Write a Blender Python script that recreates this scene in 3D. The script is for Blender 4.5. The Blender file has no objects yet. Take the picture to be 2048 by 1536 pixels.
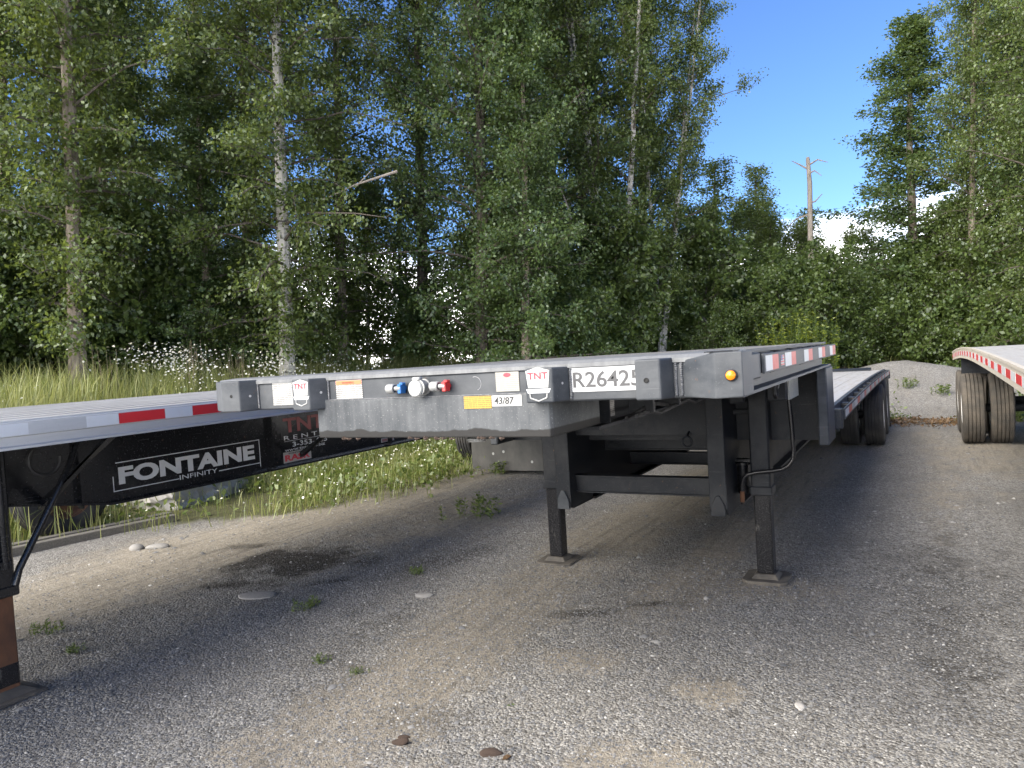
import bpy, bmesh, math, random
import numpy as np
from math import sin, cos, pi, radians
from mathutils import Matrix, Vector

# ------------------------------------------------------------------ camera, sky, sun, exposure
SC = bpy.context.scene
COL = SC.collection
F_PX = 1489.1
YAW, PIT, ROLL = .5041, -.0355, -.062
CAM = np.array([1.809, -2.559, 1.659])
FW = np.array([-sin(YAW)*cos(PIT), cos(YAW)*cos(PIT), sin(PIT)])
_rt = np.array([cos(YAW), sin(YAW), 0.]); _up = np.cross(_rt, FW)
RT = cos(ROLL)*_rt + sin(ROLL)*_up
UP = -sin(ROLL)*_rt + cos(ROLL)*_up
cd = bpy.data.cameras.new('camera'); cam = bpy.data.objects.new('camera', cd); COL.objects.link(cam)
cd.sensor_width = 36; cd.lens = F_PX/2048*36; cd.clip_start = .05; cd.clip_end = 3000
cam.matrix_world = Matrix(((RT[0], UP[0], -FW[0], CAM[0]), (RT[1], UP[1], -FW[1], CAM[1]), (RT[2], UP[2], -FW[2], CAM[2]), (0, 0, 0, 1)))
SC.camera = cam

SUN_DIR = Vector((-.40, -.73, .58)).normalized()      # towards the sun: behind the camera, a little to the left
w = bpy.data.worlds.new('World'); SC.world = w; w.use_nodes = True
wn, wl = w.node_tree.nodes, w.node_tree.links
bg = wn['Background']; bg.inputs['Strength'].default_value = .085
sky = wn.new('ShaderNodeTexSky'); sky.sky_type = 'NISHITA'; sky.sun_disc = False
sky.sun_elevation = math.asin(SUN_DIR.z); sky.sun_rotation = math.atan2(SUN_DIR.x, SUN_DIR.y)
sky.air_density = 1.0; sky.dust_density = .3; sky.ozone_density = 3.0
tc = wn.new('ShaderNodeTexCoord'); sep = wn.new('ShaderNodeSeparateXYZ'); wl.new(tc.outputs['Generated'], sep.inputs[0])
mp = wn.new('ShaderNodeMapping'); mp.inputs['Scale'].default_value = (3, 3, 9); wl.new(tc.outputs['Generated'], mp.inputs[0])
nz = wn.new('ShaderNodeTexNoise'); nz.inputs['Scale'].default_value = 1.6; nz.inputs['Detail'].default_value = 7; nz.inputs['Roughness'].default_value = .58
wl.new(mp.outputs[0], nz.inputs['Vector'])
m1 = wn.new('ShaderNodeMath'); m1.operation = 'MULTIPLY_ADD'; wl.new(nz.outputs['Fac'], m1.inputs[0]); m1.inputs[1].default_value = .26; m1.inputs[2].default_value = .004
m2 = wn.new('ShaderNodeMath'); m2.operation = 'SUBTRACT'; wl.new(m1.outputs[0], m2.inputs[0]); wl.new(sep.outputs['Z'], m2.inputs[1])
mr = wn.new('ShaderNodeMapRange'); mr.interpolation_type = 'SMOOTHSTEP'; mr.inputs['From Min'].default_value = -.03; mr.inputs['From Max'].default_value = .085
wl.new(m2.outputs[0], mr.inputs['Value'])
tint = wn.new('ShaderNodeMix'); tint.data_type = 'RGBA'; tint.blend_type = 'MULTIPLY'; tint.inputs['Factor'].default_value = 1
wl.new(sky.outputs[0], tint.inputs['A']); tint.inputs['B'].default_value = (.54, .70, .97, 1)
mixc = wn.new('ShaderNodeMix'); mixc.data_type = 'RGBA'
wl.new(mr.outputs[0], mixc.inputs['Factor']); wl.new(tint.outputs['Result'], mixc.inputs['A']); mixc.inputs['B'].default_value = (40, 39, 37.5, 1)  # horizon cloud band all round, brightened far past white to add fill light
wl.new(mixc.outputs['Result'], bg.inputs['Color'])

sd = bpy.data.lights.new('sun', 'SUN'); so = bpy.data.objects.new('sun', sd); COL.objects.link(so)
sd.energy = 4.0; sd.angle = radians(60); sd.color = (1, .92, .79)
so.rotation_euler = SUN_DIR.to_track_quat('Z', 'Y').to_euler(); so.location = (-20, -27, 25)
SC.view_settings.view_transform = 'Standard'; SC.view_settings.look = 'None'; SC.view_settings.gamma = 1
SC.view_settings.exposure = 1.6
SC.cycles.max_bounces = 8; SC.cycles.transparent_max_bounces = 8

rng = np.random.default_rng(7)
random.seed(5)

# ------------------------------------------------------------------ materials
MATS = {}
class NT:
    def __init__(s, name):
        s.m = bpy.data.materials.new(name); s.m.use_nodes = True
        s.n = s.m.node_tree.nodes; s.l = s.m.node_tree.links; s.b = s.n['Principled BSDF']; s.out = s.n['Material Output']
        s.tc = s.n.new('ShaderNodeTexCoord')
    def co(s, scale=(1, 1, 1), src='Object'):
        m = s.n.new('ShaderNodeMapping'); m.inputs['Scale'].default_value = scale; s.l.new(s.tc.outputs[src], m.inputs[0]); return m.outputs[0]
    def noise(s, sc, det=4, rough=.55, scale=(1, 1, 1), dist=0):
        t = s.n.new('ShaderNodeTexNoise'); t.inputs['Scale'].default_value = sc; t.inputs['Detail'].default_value = det
        t.inputs['Roughness'].default_value = rough; t.inputs['Distortion'].default_value = dist
        s.l.new(s.co(scale), t.inputs['Vector']); return t.outputs['Fac']
    def voro(s, sc, feat='F1', scale=(1, 1, 1)):
        t = s.n.new('ShaderNodeTexVoronoi'); t.feature = feat; t.inputs['Scale'].default_value = sc
        s.l.new(s.co(scale), t.inputs['Vector']); return t
    def ramp(s, x, a, b, lo=0., hi=1.):
        m = s.n.new('ShaderNodeMapRange'); m.inputs['From Min'].default_value = a; m.inputs['From Max'].default_value = b
        m.inputs['To Min'].default_value = lo; m.inputs['To Max'].default_value = hi; s.l.new(x, m.inputs['Value']); return m.outputs[0]
    def math(s, op, a, b=None, c=None):
        m = s.n.new('ShaderNodeMath'); m.operation = op
        for i, v in enumerate((a, b, c)):
            if v is None: continue
            if isinstance(v, (int, float)): m.inputs[i].default_value = v
            else: s.l.new(v, m.inputs[i])
        return m.outputs[0]
    def mix(s, f, a, b, mode='MIX'):
        m = s.n.new('ShaderNodeMix'); m.data_type = 'RGBA'; m.blend_type = mode
        for k, v in (('Factor', f), ('A', a), ('B', b)):
            if isinstance(v, tuple): m.inputs[k].default_value = v if len(v) == 4 else (*v, 1)
            elif isinstance(v, (int, float)): m.inputs[k].default_value = v
            else: s.l.new(v, m.inputs[k])
        return m.outputs['Result']
    def attr(s, nm):
        a = s.n.new('ShaderNodeAttribute'); a.attribute_name = nm; return a
    def bump(s, h, st=.3, d=.01, prev=None):
        b = s.n.new('ShaderNodeBump'); b.inputs['Strength'].default_value = st; b.inputs['Distance'].default_value = d
        s.l.new(h, b.inputs['Height'])
        if prev is not None: s.l.new(prev, b.inputs['Normal'])
        return b.outputs[0]
    def set(s, k, v):
        i = s.b.inputs[k]
        if isinstance(v, tuple): i.default_value = v if len(v) == 4 else (*v, 1)
        elif isinstance(v, (int, float)): i.default_value = v
        else: s.l.new(v, i)

def surf(name, base, dust=None, amt=(.45, .75), rough=.55, metal=0., sc=6, stretch=(1, 1, 1), bump=.15, bsc=60, spec=.5):
    t = NT(name)
    if dust:
        f = t.ramp(t.noise(sc, 6, .62, stretch), amt[0], amt[1])
        sp = t.ramp(t.noise(sc*28, 2, .5), .62, .72, 0, .5)
        f = t.math('MAXIMUM', f, sp)
        colr = t.mix(f, base, dust)
        if 'paint' in name:
            ch_ = t.ramp(t.noise(38, 5, .7, (1, 1, .6)), .665, .70, 0, .8); colr = t.mix(ch_, colr, (.13, .07, .04))
            scr = t.ramp(t.noise(30, 3, .5, (.12, .12, 3)), .68, .72, 0, .15); colr = t.mix(scr, colr, (.26, .26, .26))
        t.set('Base Color', colr); t.set('Roughness', t.math('MULTIPLY_ADD', f, .25, rough))
        if metal: t.set('Metallic', t.math('MULTIPLY_ADD', f, -metal*.6, metal))
    else:
        t.set('Base Color', base); t.set('Roughness', t.ramp(t.noise(sc*4, 3), .3, .7, rough*.8, min(1, rough*1.2))); t.set('Metallic', metal)
    t.set('Specular IOR Level', spec)
    if bump: t.l.new(t.bump(t.noise(bsc, 4), bump, .003), t.b.inputs['Normal'])
    MATS[name] = t.m; return t

surf('dusty_grey_paint', (.028, .033, .040), (.125, .13, .135), (.36, 1.0), .5, 0, 5, (1, 1, 1.6), spec=.35)
surf('dark_frame_paint', (.014, .016, .020), (.07, .07, .07), (.45, .95), .45, 0, 4, spec=.22)
surf('black_gloss_paint', (.012, .013, .016), (.06, .06, .06), (.55, 1.0), .18, 0, 3, bump=.03)
surf('black_enamel', (.012, .012, .014), (.16, .15, .13), (.60, .72), .22, 0, 9, (1, 1, .35))
surf('aluminium_deck', (.48, .47, .45), (.30, .28, .25), (.35, .8), .45, .35, 3, (8, .6, 1), .1)
surf('grey_deck_wood', (.17, .165, .155), (.095, .09, .085), (.3, .75), .75, 0, 3, (9, .5, 1), .25)
surf('brushed_aluminium', (.52, .52, .515), (.36, .355, .34), (.4, .9), .38, .55, 4, (1, .3, 3), .06)
surf('champagne_rail', (.55, .50, .42), (.38, .35, .30), (.4, .9), .5, .2, 4)
surf('nosing_grey', (.17, .175, .18), (.10, .105, .11), (.35, .75), .5, .2, 4, (6, 1, 1))
surf('pad_steel', (.055, .05, .045), (.13, .115, .095), (.35, .7), .7, .1, 9)
surf('rust', (.075, .036, .020), (.17, .080, .042), (.35, .7), .85, 0, 9, (1, 1, .5), .4)
surf('tyre_rubber', (.018, .018, .019), (.10, .09, .078), (.45, .9), .75, 0, 5)
surf('tyre_rubber_dusty', (.045, .042, .038), (.16, .135, .105), (.3, .85), .85, 0, 6)
surf('rim_white', (.75, .75, .73), (.45, .42, .38), (.55, .9), .4, 0, 7)
surf('tape_red', (.52, .018, .022), (.30, .05, .05), (.55, .95), .35, 0, 20, bump=.08, bsc=300)
surf('tape_white', (.54, .55, .56), (.52, .52, .50), (.5, .9), .35, 0, 14, bump=.08, bsc=300)
surf('sticker_white', (.38, .38, .37), (.27, .27, .26), (.52, .9), .45, 0, 12, bump=0)
surf('plate_white', (.40, .405, .41), (.30, .30, .295), (.5, .95), .4, 0, 9, bump=0)
surf('letter_grey', (.055, .055, .058), None, rough=.5, bump=0)
surf('letter_silver', (.56, .58, .61), (.42, .43, .45), (.5, .9), .35, 0, 12, bump=0)
surf('letter_red', (.55, .03, .05), None, rough=.45, bump=0)
surf('letter_dark_red', (.22, .02, .022), None, rough=.45, bump=0)
surf('letter_pale', (.45, .45, .46), None, rough=.5, bump=0)
surf('letter_black', (.02, .02, .02), None, rough=.5, bump=0)
surf('orange_print', (.62, .16, .06), None, rough=.5, bump=0)
surf('flag_blue', (.03, .05, .22), None, rough=.5, bump=0)
surf('plastic_blue', (.02, .14, .42), (.2, .25, .3), (.6, .9), .4, 0, 20, bump=.05)
surf('plastic_red', (.55, .03, .03), (.4, .2, .18), (.6, .9), .4, 0, 20, bump=.05)
surf('cast_metal', (.32, .325, .32), (.28, .28, .27), (.4, .8), .5, .3, 30, bump=.2, bsc=200)
surf('rubber_black', (.015, .015, .016), None, rough=.6)
surf('hole_black', (.004, .004, .004), None, rough=.9, bump=0)
surf('mud_flap_rubber', (.050, .050, .048), (.13, .125, .115), (.3, .8), .8, 0, 5, (1, 1, .6))
surf('weathered_timber', (.19, .175, .15), (.11, .10, .085), (.3, .75), .9, 0, 5, (12, .7, 12), .5)
surf('concrete', (.40, .385, .36), (.22, .21, .19), (.45, .8), .9, 0, 5, bump=.6, bsc=30)
surf('stone', (.27, .26, .245), (.17, .165, .16), (.35, .75), .9, 0, 14, bump=.5, bsc=50)
surf('pale_stone', (.46, .44, .41), (.33, .31, .29), (.35, .75), .9, 0, 14, bump=.4, bsc=50)
surf('dark_clod', (.035, .024, .018), (.09, .06, .045), (.35, .75), .95, 0, 40, bump=.8, bsc=120)
surf('soil_crust', (.105, .095, .08), (.17, .155, .13), (.35, .75), .95, 0, 14, bump=.8, bsc=60)
surf('weld_metal', (.10, .105, .115), (.26, .26, .26), (.45, .7), .5, .2, 60)
surf('dead_wood', (.30, .265, .225), (.17, .145, .12), (.35, .7), .95, 0, 6, (4, 4, .7), .7, 22)
surf('poplar_bark', (.23, .195, .155), (.11, .09, .07), (.38, .66), .95, 0, 5, (3, 3, .8), .8, 18)
surf('dark_bark', (.075, .062, .05), (.14, .12, .10), (.4, .75), .95, 0, 6, (4, 4, .7), .8, 20)

def amber():
    t = NT('amber_lens'); t.set('Base Color', (.75, .22, .01)); t.set('Roughness', .15); MATS['amber_lens'] = t.m
amber()

def birch_bark():
    t = NT('birch_bark')
    f = t.ramp(t.noise(3.2, 5, .65, (1.2, 1.2, 3.2), .6), .53, .63)
    g = t.ramp(t.noise(18, 3, .5, (.5, .5, 4)), .62, .70)
    t.set('Base Color', t.mix(t.math('MAXIMUM', f, t.math('MULTIPLY', g, .7)), (.37, .355, .325), (.045, .039, .034)))
    t.set('Roughness', .8); t.l.new(t.bump(t.noise(25, 4), .4, .01), t.b.inputs['Normal']); MATS['birch_bark'] = t.m
birch_bark()

def apron():           # dusty plate with grease worn along its lower lip
    t = NT('apron_paint')
    s = t.n.new('ShaderNodeSeparateXYZ'); t.l.new(t.tc.outputs['Object'], s.inputs[0])
    f = t.ramp(t.noise(5, 6, .62, (1, 1, .8)), .3, .75)
    streak = t.ramp(t.noise(9, 4, .6, (4, 1, .25)), .4, .8)
    c = t.mix(t.math('MULTIPLY_ADD', streak, .35, t.math('MULTIPLY', f, .65)), (.036, .041, .047), (.145, .151, .156))
    sp = t.ramp(t.noise(130, 2, .5), .62, .74, 0, .45)
    c = t.mix(sp, c, (.32, .32, .31))
    edge = t.math('SUBTRACT', t.math('MULTIPLY_ADD', t.noise(6.5, 4, .5, (1, .01, .01)), .060, 1.346), s.outputs['Z'])
    k = t.ramp(edge, -.003, .003)
    c = t.mix(t.math('MULTIPLY', k, .95), c, (.022, .021, .020))
    t.set('Base Color', c); t.set('Roughness', .62); t.set('Specular IOR Level', .2); t.l.new(t.bump(t.noise(70, 4), .15, .003), t.b.inputs['Normal']); MATS['apron_paint'] = t.m
apron()

def print_mat(name, base, ink, sc, thr=.5):   # flat small print on a sticker
    t = NT(name)
    s = t.n.new('ShaderNodeSeparateXYZ'); t.l.new(t.tc.outputs['Object'], s.inputs[0])
    lines = t.ramp(t.math('SINE', t.math('MULTIPLY', s.outputs['Z'], sc)), .0, .3)
    words = t.ramp(t.noise(170, 2, .5, (1, 1, .3)), .40, .5)
    t.set('Base Color', t.mix(t.math('MULTIPLY', t.math('MULTIPLY', lines, words), thr), base, ink)); t.set('Roughness', .5); MATS[name] = t.m
print_mat('print_white', (.34, .335, .32), (.10, .10, .10), 700, .85)
print_mat('print_beige', (.28, .27, .24), (.20, .19, .17), 800, .65)
print_mat('print_yellow', (.36, .23, .03), (.15, .09, .02), 800, .8)

def tyre_sipes(name):
    t = MATS[name]; nt = t.node_tree; N_, L_ = nt.nodes, nt.links; b = N_['Principled BSDF']
    tc_ = N_.new('ShaderNodeTexCoord'); sp = N_.new('ShaderNodeSeparateXYZ'); L_.new(tc_.outputs['Object'], sp.inputs[0])
    an = N_.new('ShaderNodeMath'); an.operation = 'ARCTAN2'; L_.new(sp.outputs['Y'], an.inputs[0]); L_.new(sp.outputs['Z'], an.inputs[1])
    q = N_.new('ShaderNodeMath'); q.operation = 'MULTIPLY_ADD'; L_.new(an.outputs[0], q.inputs[0]); q.inputs[1].default_value = 95; 
    zz = N_.new('ShaderNodeMath'); zz.operation = 'PINGPONG'; L_.new(sp.outputs['X'], zz.inputs[0]); zz.inputs[1].default_value = .022
    z2 = N_.new('ShaderNodeMath'); z2.operation = 'MULTIPLY'; L_.new(zz.outputs[0], z2.inputs[0]); z2.inputs[1].default_value = 120; L_.new(z2.outputs[0], q.inputs[2])
    sn_ = N_.new('ShaderNodeMath'); sn_.operation = 'SINE'; L_.new(q.outputs[0], sn_.inputs[0])
    mr_ = N_.new('ShaderNodeMapRange'); L_.new(sn_.outputs[0], mr_.inputs['Value']); mr_.inputs['From Min'].default_value = -1; mr_.inputs['From Max'].default_value = -.75
    bp = N_.new('ShaderNodeBump'); bp.inputs['Distance'].default_value = .006; bp.inputs['Strength'].default_value = .8; L_.new(mr_.outputs[0], bp.inputs['Height']); L_.new(bp.outputs[0], b.inputs['Normal'])
tyre_sipes('tyre_rubber_dusty')
def tread(name, dusty):
    m = MATS['tyre_rubber_dusty' if dusty else 'tyre_rubber']
    return m

def ground_mat():
    t = NT('gravel_ground')
    a = t.attr('mask'); s = t.n.new('ShaderNodeSeparateColor'); t.l.new(a.outputs['Color'], s.inputs[0])
    v1 = t.voro(70); v2 = t.voro(165); v3 = t.voro(28)
    def cell(v):
        q = t.n.new('ShaderNodeSeparateColor'); t.l.new(v.outputs['Color'], q.inputs[0]); return q.outputs[0]
    big = t.noise(1.3, 7, .66, (1, .6, 1)); med = t.noise(5, 6, .66, (1, .7, 1)); fine = t.noise(22, 5, .7); streak = t.noise(16, 5, .6, (1, .07, 1))
    grey = t.mix(t.ramp(cell(v1), 0, 1), (.055, .055, .056), (.33, .325, .31))
    grey = t.mix(t.ramp(cell(v2), .86, .92, 0, .7), grey, (.52, .51, .48))
    grey = t.mix(t.ramp(big, .42, .62, 0, .55), grey, t.mix(t.ramp(cell(v2), 0, 1), (.05, .05, .052), (.16, .158, .155)))
    grey = t.mix(t.ramp(fine, .55, .72, 0, .6), grey, (.055, .053, .05))
    dirt = t.mix(t.ramp(t.noise(60, 4, .7), .3, .7), (.17, .15, .118), (.33, .295, .24))
    dirt = t.mix(t.ramp(cell(v1), .80, .95, 0, .6), dirt, (.36, .34, .30))
    dirt = t.mix(t.ramp(streak, .50, .68, 0, .55), dirt, (.12, .108, .088))
    dirt = t.mix(t.ramp(fine, .58, .72, 0, .5), dirt, (.10, .09, .075))
    fd = t.ramp(t.math('ADD', s.outputs[0], t.math('ADD', t.math('MULTIPLY_ADD', med, 1.3, -.65), t.math('MULTIPLY_ADD', big, 1.2, -.54))), .28, .72)
    c = t.mix(t.math('MULTIPLY_ADD', fd, .66, .28), grey, dirt)
    fk = t.ramp(t.math('ADD', s.outputs[1], t.math('ADD', t.math('MULTIPLY_ADD', med, .9, -.45), t.math('MULTIPLY_ADD', fine, .6, -.3))), .20, .62, 0, .92)
    c = t.mix(fk, c, t.mix(t.ramp(cell(v1), .5, 1), (.028, .024, .020), (.085, .08, .072)))
    fg = t.ramp(t.math('ADD', s.outputs[2], t.math('MULTIPLY_ADD', med, .8, -.4)), .3, .7)
    soil = t.mix(t.ramp(t.noise(14, 5, .7), .35, .65), (.06, .055, .03), (.11, .115, .045))
    c = t.mix(fg, c, soil)
    t.set('Base Color', c); t.set('Roughness', .9); t.set('Specular IOR Level', .25)
    h = t.math('ADD', t.math('MULTIPLY', v1.outputs['Distance'], t.math('MULTIPLY_ADD', fd, -.75, 1.0)), t.math('MULTIPLY', v2.outputs['Distance'], .4))
    n1 = t.bump(h, .75, -.012)
    n2 = t.bump(t.math('ADD', t.noise(7, 5, .65), t.math('MULTIPLY', streak, t.math('MULTIPLY', fd, .6))), .6, .03, n1)
    t.l.new(n2, t.b.inputs['Normal']); MATS['gravel_ground'] = t.m
ground_mat()

def stones_mat():
    t = NT('gravel_stone'); a = t.attr('rnd')
    r = t.n.new('ShaderNodeValToRGB'); t.l.new(a.outputs['Fac'], r.inputs[0])
    e = r.color_ramp.elements; e[0].color = (.075, .078, .085, 1); e[1].color = (.58, .57, .54, 1)
    for p, c in ((.5, (.19, .19, .19, 1)), (.85, (.33, .32, .30, 1))):
        q = e.new(p); q.color = c
    t.set('Base Color', r.outputs[0]); t.set('Roughness', .85); MATS['gravel_stone'] = t.m
stones_mat()

def leaf_mat(name, dark, light, back, tr=.38):
    t = NT(name); a = t.attr('rnd')
    c = t.mix(a.outputs['Fac'], dark, light)
    t.n.remove(t.b)
    d = t.n.new('ShaderNodeBsdfDiffuse'); t.l.new(c, d.inputs[0])
    tl = t.n.new('ShaderNodeBsdfTranslucent'); t.l.new(t.mix(.6, c, back), tl.inputs[0])
    m = t.n.new('ShaderNodeMixShader'); m.inputs[0].default_value = tr; t.l.new(d.outputs[0], m.inputs[1]); t.l.new(tl.outputs[0], m.inputs[2])
    g = t.n.new('ShaderNodeBsdfGlossy'); g.inputs['Roughness'].default_value = .42; g.inputs['Color'].default_value = (.9, .95, 1, 1)
    m2 = t.n.new('ShaderNodeMixShader'); m2.inputs[0].default_value = .035
    t.l.new(m.outputs[0], m2.inputs[1]); t.l.new(g.outputs[0], m2.inputs[2]); t.l.new(m2.outputs[0], t.out.inputs[0]); MATS[name] = t.m
leaf_mat('birch_leaf', (.046, .076, .017), (.145, .190, .045), (.20, .24, .04), .42)
leaf_mat('poplar_leaf', (.040, .076, .024), (.125, .180, .052), (.18, .23, .04), .42)
leaf_mat('shrub_leaf', (.046, .076, .020), (.135, .185, .045), (.18, .25, .04), .42)
leaf_mat('weed_leaf', (.07, .11, .025), (.18, .22, .06), (.20, .26, .05))
leaf_mat('bright_bush_leaf', (.10, .15, .015), (.24, .27, .03), (.26, .30, .03))
leaf_mat('grass_blade', (.11, .165, .032), (.42, .41, .17), (.36, .38, .09), .4)
leaf_mat('dry_stalk', (.20, .16, .09), (.36, .31, .20), (.25, .2, .1), .2)
leaf_mat('daisy_petal', (.50, .48, .34), (.80, .80, .74), (.6, .6, .55), .25)
leaf_mat('fireweed_bloom', (.22, .05, .17), (.38, .11, .28), (.3, .08, .22), .25)
leaf_mat('dead_leaf', (.10, .06, .03), (.23, .15, .08), (.15, .09, .04), .15)

# ------------------------------------------------------------------ mesh helpers
class MB:
    def __init__(s): s.v = []; s.f = []; s.mi = None
    def add(s, vs, fs):
        o = len(s.v); s.v += [tuple(map(float, p)) for p in vs]; s.f += [tuple(i+o for i in f) for f in fs]; return s
    def box(s, x0, x1, y0, y1, z0, z1, c=0.):
        if c > 0:      # chamfered vertical+horizontal edges
            vs = []
            pts = [(x0, y0, z0), (x1, y0, z0), (x1, y1, z0), (x0, y1, z0), (x0, y0, z1), (x1, y0, z1), (x1, y1, z1), (x0, y1, z1)]
            bm = bmesh.new(); bv = [bm.verts.new(p) for p in pts]
            for q in ((0, 3, 2, 1), (4, 5, 6, 7), (0, 1, 5, 4), (1, 2, 6, 5), (2, 3, 7, 6), (3, 0, 4, 7)): bm.faces.new([bv[i] for i in q])
            bmesh.ops.bevel(bm, geom=bm.edges[:], offset=c, segments=1, affect='EDGES')
            bm.verts.index_update(); s.add([v.co[:] for v in bm.verts], [[v.index for v in f.verts] for f in bm.faces]); bm.free(); return s
        return s.add([(x0, y0, z0), (x1, y0, z0), (x1, y1, z0), (x0, y1, z0), (x0, y0, z1), (x1, y0, z1), (x1, y1, z1), (x0, y1, z1)],
                     [(0, 3, 2, 1), (4, 5, 6, 7), (0, 1, 5, 4), (1, 2, 6, 5), (2, 3, 7, 6), (3, 0, 4, 7)])
    def prism(s, poly, z0, z1, ax='z'):
        """poly: list of 2-tuples; ax z -> (x,y), y -> (x,z), x -> (y,z)"""
        n = len(poly)
        def P(p, h): return (p[0], p[1], h) if ax == 'z' else ((p[0], h, p[1]) if ax == 'y' else (h, p[0], p[1]))
        vs = [P(p, z0) for p in poly] + [P(p, z1) for p in poly]
        fs = [tuple(range(n)), tuple(range(2*n-1, n-1, -1))] + [(i, (i+1) % n, n+(i+1) % n, n+i) for i in range(n)]
        return s.add(vs, fs)
    def tube(s, pts, r, n=10, cap=True):
        pts = [np.array(p, float) for p in pts]; rs = r if hasattr(r, '__len__') else [r]*len(pts)
        vs, fs = [], []; prev = None
        for i, p in enumerate(pts):
            d = pts[min(i+1, len(pts)-1)] - pts[max(i-1, 0)]; d /= np.linalg.norm(d)+1e-9
            if prev is None: u = np.cross(d, (0, 0, 1) if abs(d[2]) < .9 else (1, 0, 0))
            else: u = prev - d*np.dot(prev, d)
            u /= np.linalg.norm(u)+1e-9; v = np.cross(d, u); prev = u
            for k in range(n):
                a = 2*pi*k/n; vs.append(p + rs[i]*(cos(a)*u + sin(a)*v))
        for i in range(len(pts)-1):
            for k in range(n): fs.append((i*n+k, i*n+(k+1) % n, (i+1)*n+(k+1) % n, (i+1)*n+k))
        if cap: fs += [tuple(range(n-1, -1, -1)), tuple(range((len(pts)-1)*n, len(pts)*n))]
        return s.add(vs, fs)
    def lathe(s, prof, n=40, ax='x', cen=(0, 0, 0)):
        """prof: (r, h) pairs, h along ax"""
        vs, fs = [], []; m = len(prof)
        for r, h in prof:
            for k in range(n):
                a = 2*pi*k/n; c_, s_ = r*cos(a), r*sin(a)
                vs.append((cen[0]+h, cen[1]+c_, cen[2]+s_) if ax == 'x' else ((cen[0]+c_, cen[1]+h, cen[2]+s_) if ax == 'y' else (cen[0]+c_, cen[1]+s_, cen[2]+h)))
        for i in range(m-1):
            for k in range(n): fs.append((i*n+k, i*n+(k+1) % n, (i+1)*n+(k+1) % n, (i+1)*n+k))
        return s.add(vs, fs)
    def mesh(s, name, m, smooth=False):
        me = bpy.data.meshes.new(name); me.from_pydata(s.v, [], s.f); me.update()
        bm = bmesh.new(); bm.from_mesh(me); bmesh.ops.recalc_face_normals(bm, faces=bm.faces); bm.to_mesh(me); bm.free()
        me.materials.append(MATS[m])
        if smooth:
            me.polygons.foreach_set('use_smooth', [True]*len(me.polygons)); me.set_sharp_from_angle(angle=radians(38))
        return me
    def build(s, name, m, parent=None, smooth=False, bevel=0.):
        o = bpy.data.objects.new(name, s.mesh(name, m, smooth)); COL.objects.link(o)
        if parent: o.parent = parent
        if bevel:
            b = o.modifiers.new('bevel', 'BEVEL'); b.width = bevel; b.segments = 2; b.limit_method = 'ANGLE'
        return o
def fast_mesh(name, V, Fq, m, rnd=None, smooth=False):
    """V (n,3); Fq (m,k) uniform polygons; rnd per-vertex float"""
    V = np.asarray(V, np.float32); Fq = np.asarray(Fq, np.int32); me = bpy.data.meshes.new(name)
    me.vertices.add(len(V)); me.vertices.foreach_set('co', V.ravel())
    k = Fq.shape[1]; me.loops.add(Fq.size); me.loops.foreach_set('vertex_index', Fq.ravel())
    me.polygons.add(len(Fq)); me.polygons.foreach_set('loop_start', np.arange(0, Fq.size, k, dtype=np.int32)); me.polygons.foreach_set('loop_total', np.full(len(Fq), k, np.int32))
    if smooth: me.polygons.foreach_set('use_smooth', np.ones(len(Fq), bool))
    me.update(calc_edges=True)
    if rnd is not None:
        a = me.attributes.new('rnd', 'FLOAT', 'POINT'); a.data.foreach_set('value', np.asarray(rnd, np.float32))
    me.materials.append(MATS[m]); return me
def link(name, me, parent=None, loc=None, rot=None, scale=None):
    o = bpy.data.objects.new(name, me); COL.objects.link(o)
    if parent: o.parent = parent
    if loc is not None: o.location = loc
    if rot is not None: o.rotation_euler = rot
    if scale is not None: o.scale = scale
    return o
def tag(o, label=None, cat=None, group=None, kind=None):
    for k, v in (('label', label), ('category', cat), ('group', group), ('kind', kind)):
        if v: o[k] = v
    return o
def thing(name, label, cat, loc=(0, 0, 0), group=None):
    o = bpy.data.objects.new(name, None); COL.objects.link(o); o.location = loc; o.empty_display_size = .2
    return tag(o, label, cat, group)
def copy_tree(o, parent=None):
    c = o.copy(); COL.objects.link(c)
    if parent is not None: c.parent = parent
    for ch in list(o.children): copy_tree(ch, c)
    return c
def label_part(o, s): o['label'] = s; return o

def text_geo(txt, wdt, hgt, bold=0.):
    cu = bpy.data.curves.new('lettering', 'FONT'); cu.body = txt; cu.size = 1; cu.offset = bold; cu.extrude = .01; cu.resolution_u = 4; cu.align_x = 'LEFT'
    o = bpy.data.objects.new('lettering', cu); COL.objects.link(o)
    dg = bpy.context.evaluated_depsgraph_get(); me = bpy.data.meshes.new_from_object(o.evaluated_get(dg))
    bpy.data.objects.remove(o); bpy.data.curves.remove(cu)
    V = np.array([v.co[:] for v in me.vertices]); fs = [tuple(p.vertices) for p in me.polygons]; bpy.data.meshes.remove(me)
    mn, mx = V.min(0), V.max(0); V = (V-mn)/(mx-mn)
    V[:, 0] *= wdt; V[:, 1] *= hgt
    return V, fs
def text_front(name, txt, x0, x1, z0, z1, y, m, parent, bold=0., slant=0.):
    V, fs = text_geo(txt, x1-x0, z1-z0, bold)
    me = bpy.data.meshes.new(name); me.from_pydata([(x0+p[0]+slant*p[1], y-p[2]*.0008, z0+p[1]) for p in V], [], fs); me.materials.append(MATS[m])
    return link(name, me, parent)
def text_side(name, txt, y0, y1, z0, z1, x, m, parent, bold=0.):
    V, fs = text_geo(txt, y1-y0, z1-z0, bold)
    me = bpy.data.meshes.new(name); me.from_pydata([(x+p[2]*.0008, y0+p[0], z0+p[1]) for p in V], [], fs); me.materials.append(MATS[m])
    return link(name, me, parent)

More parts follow.
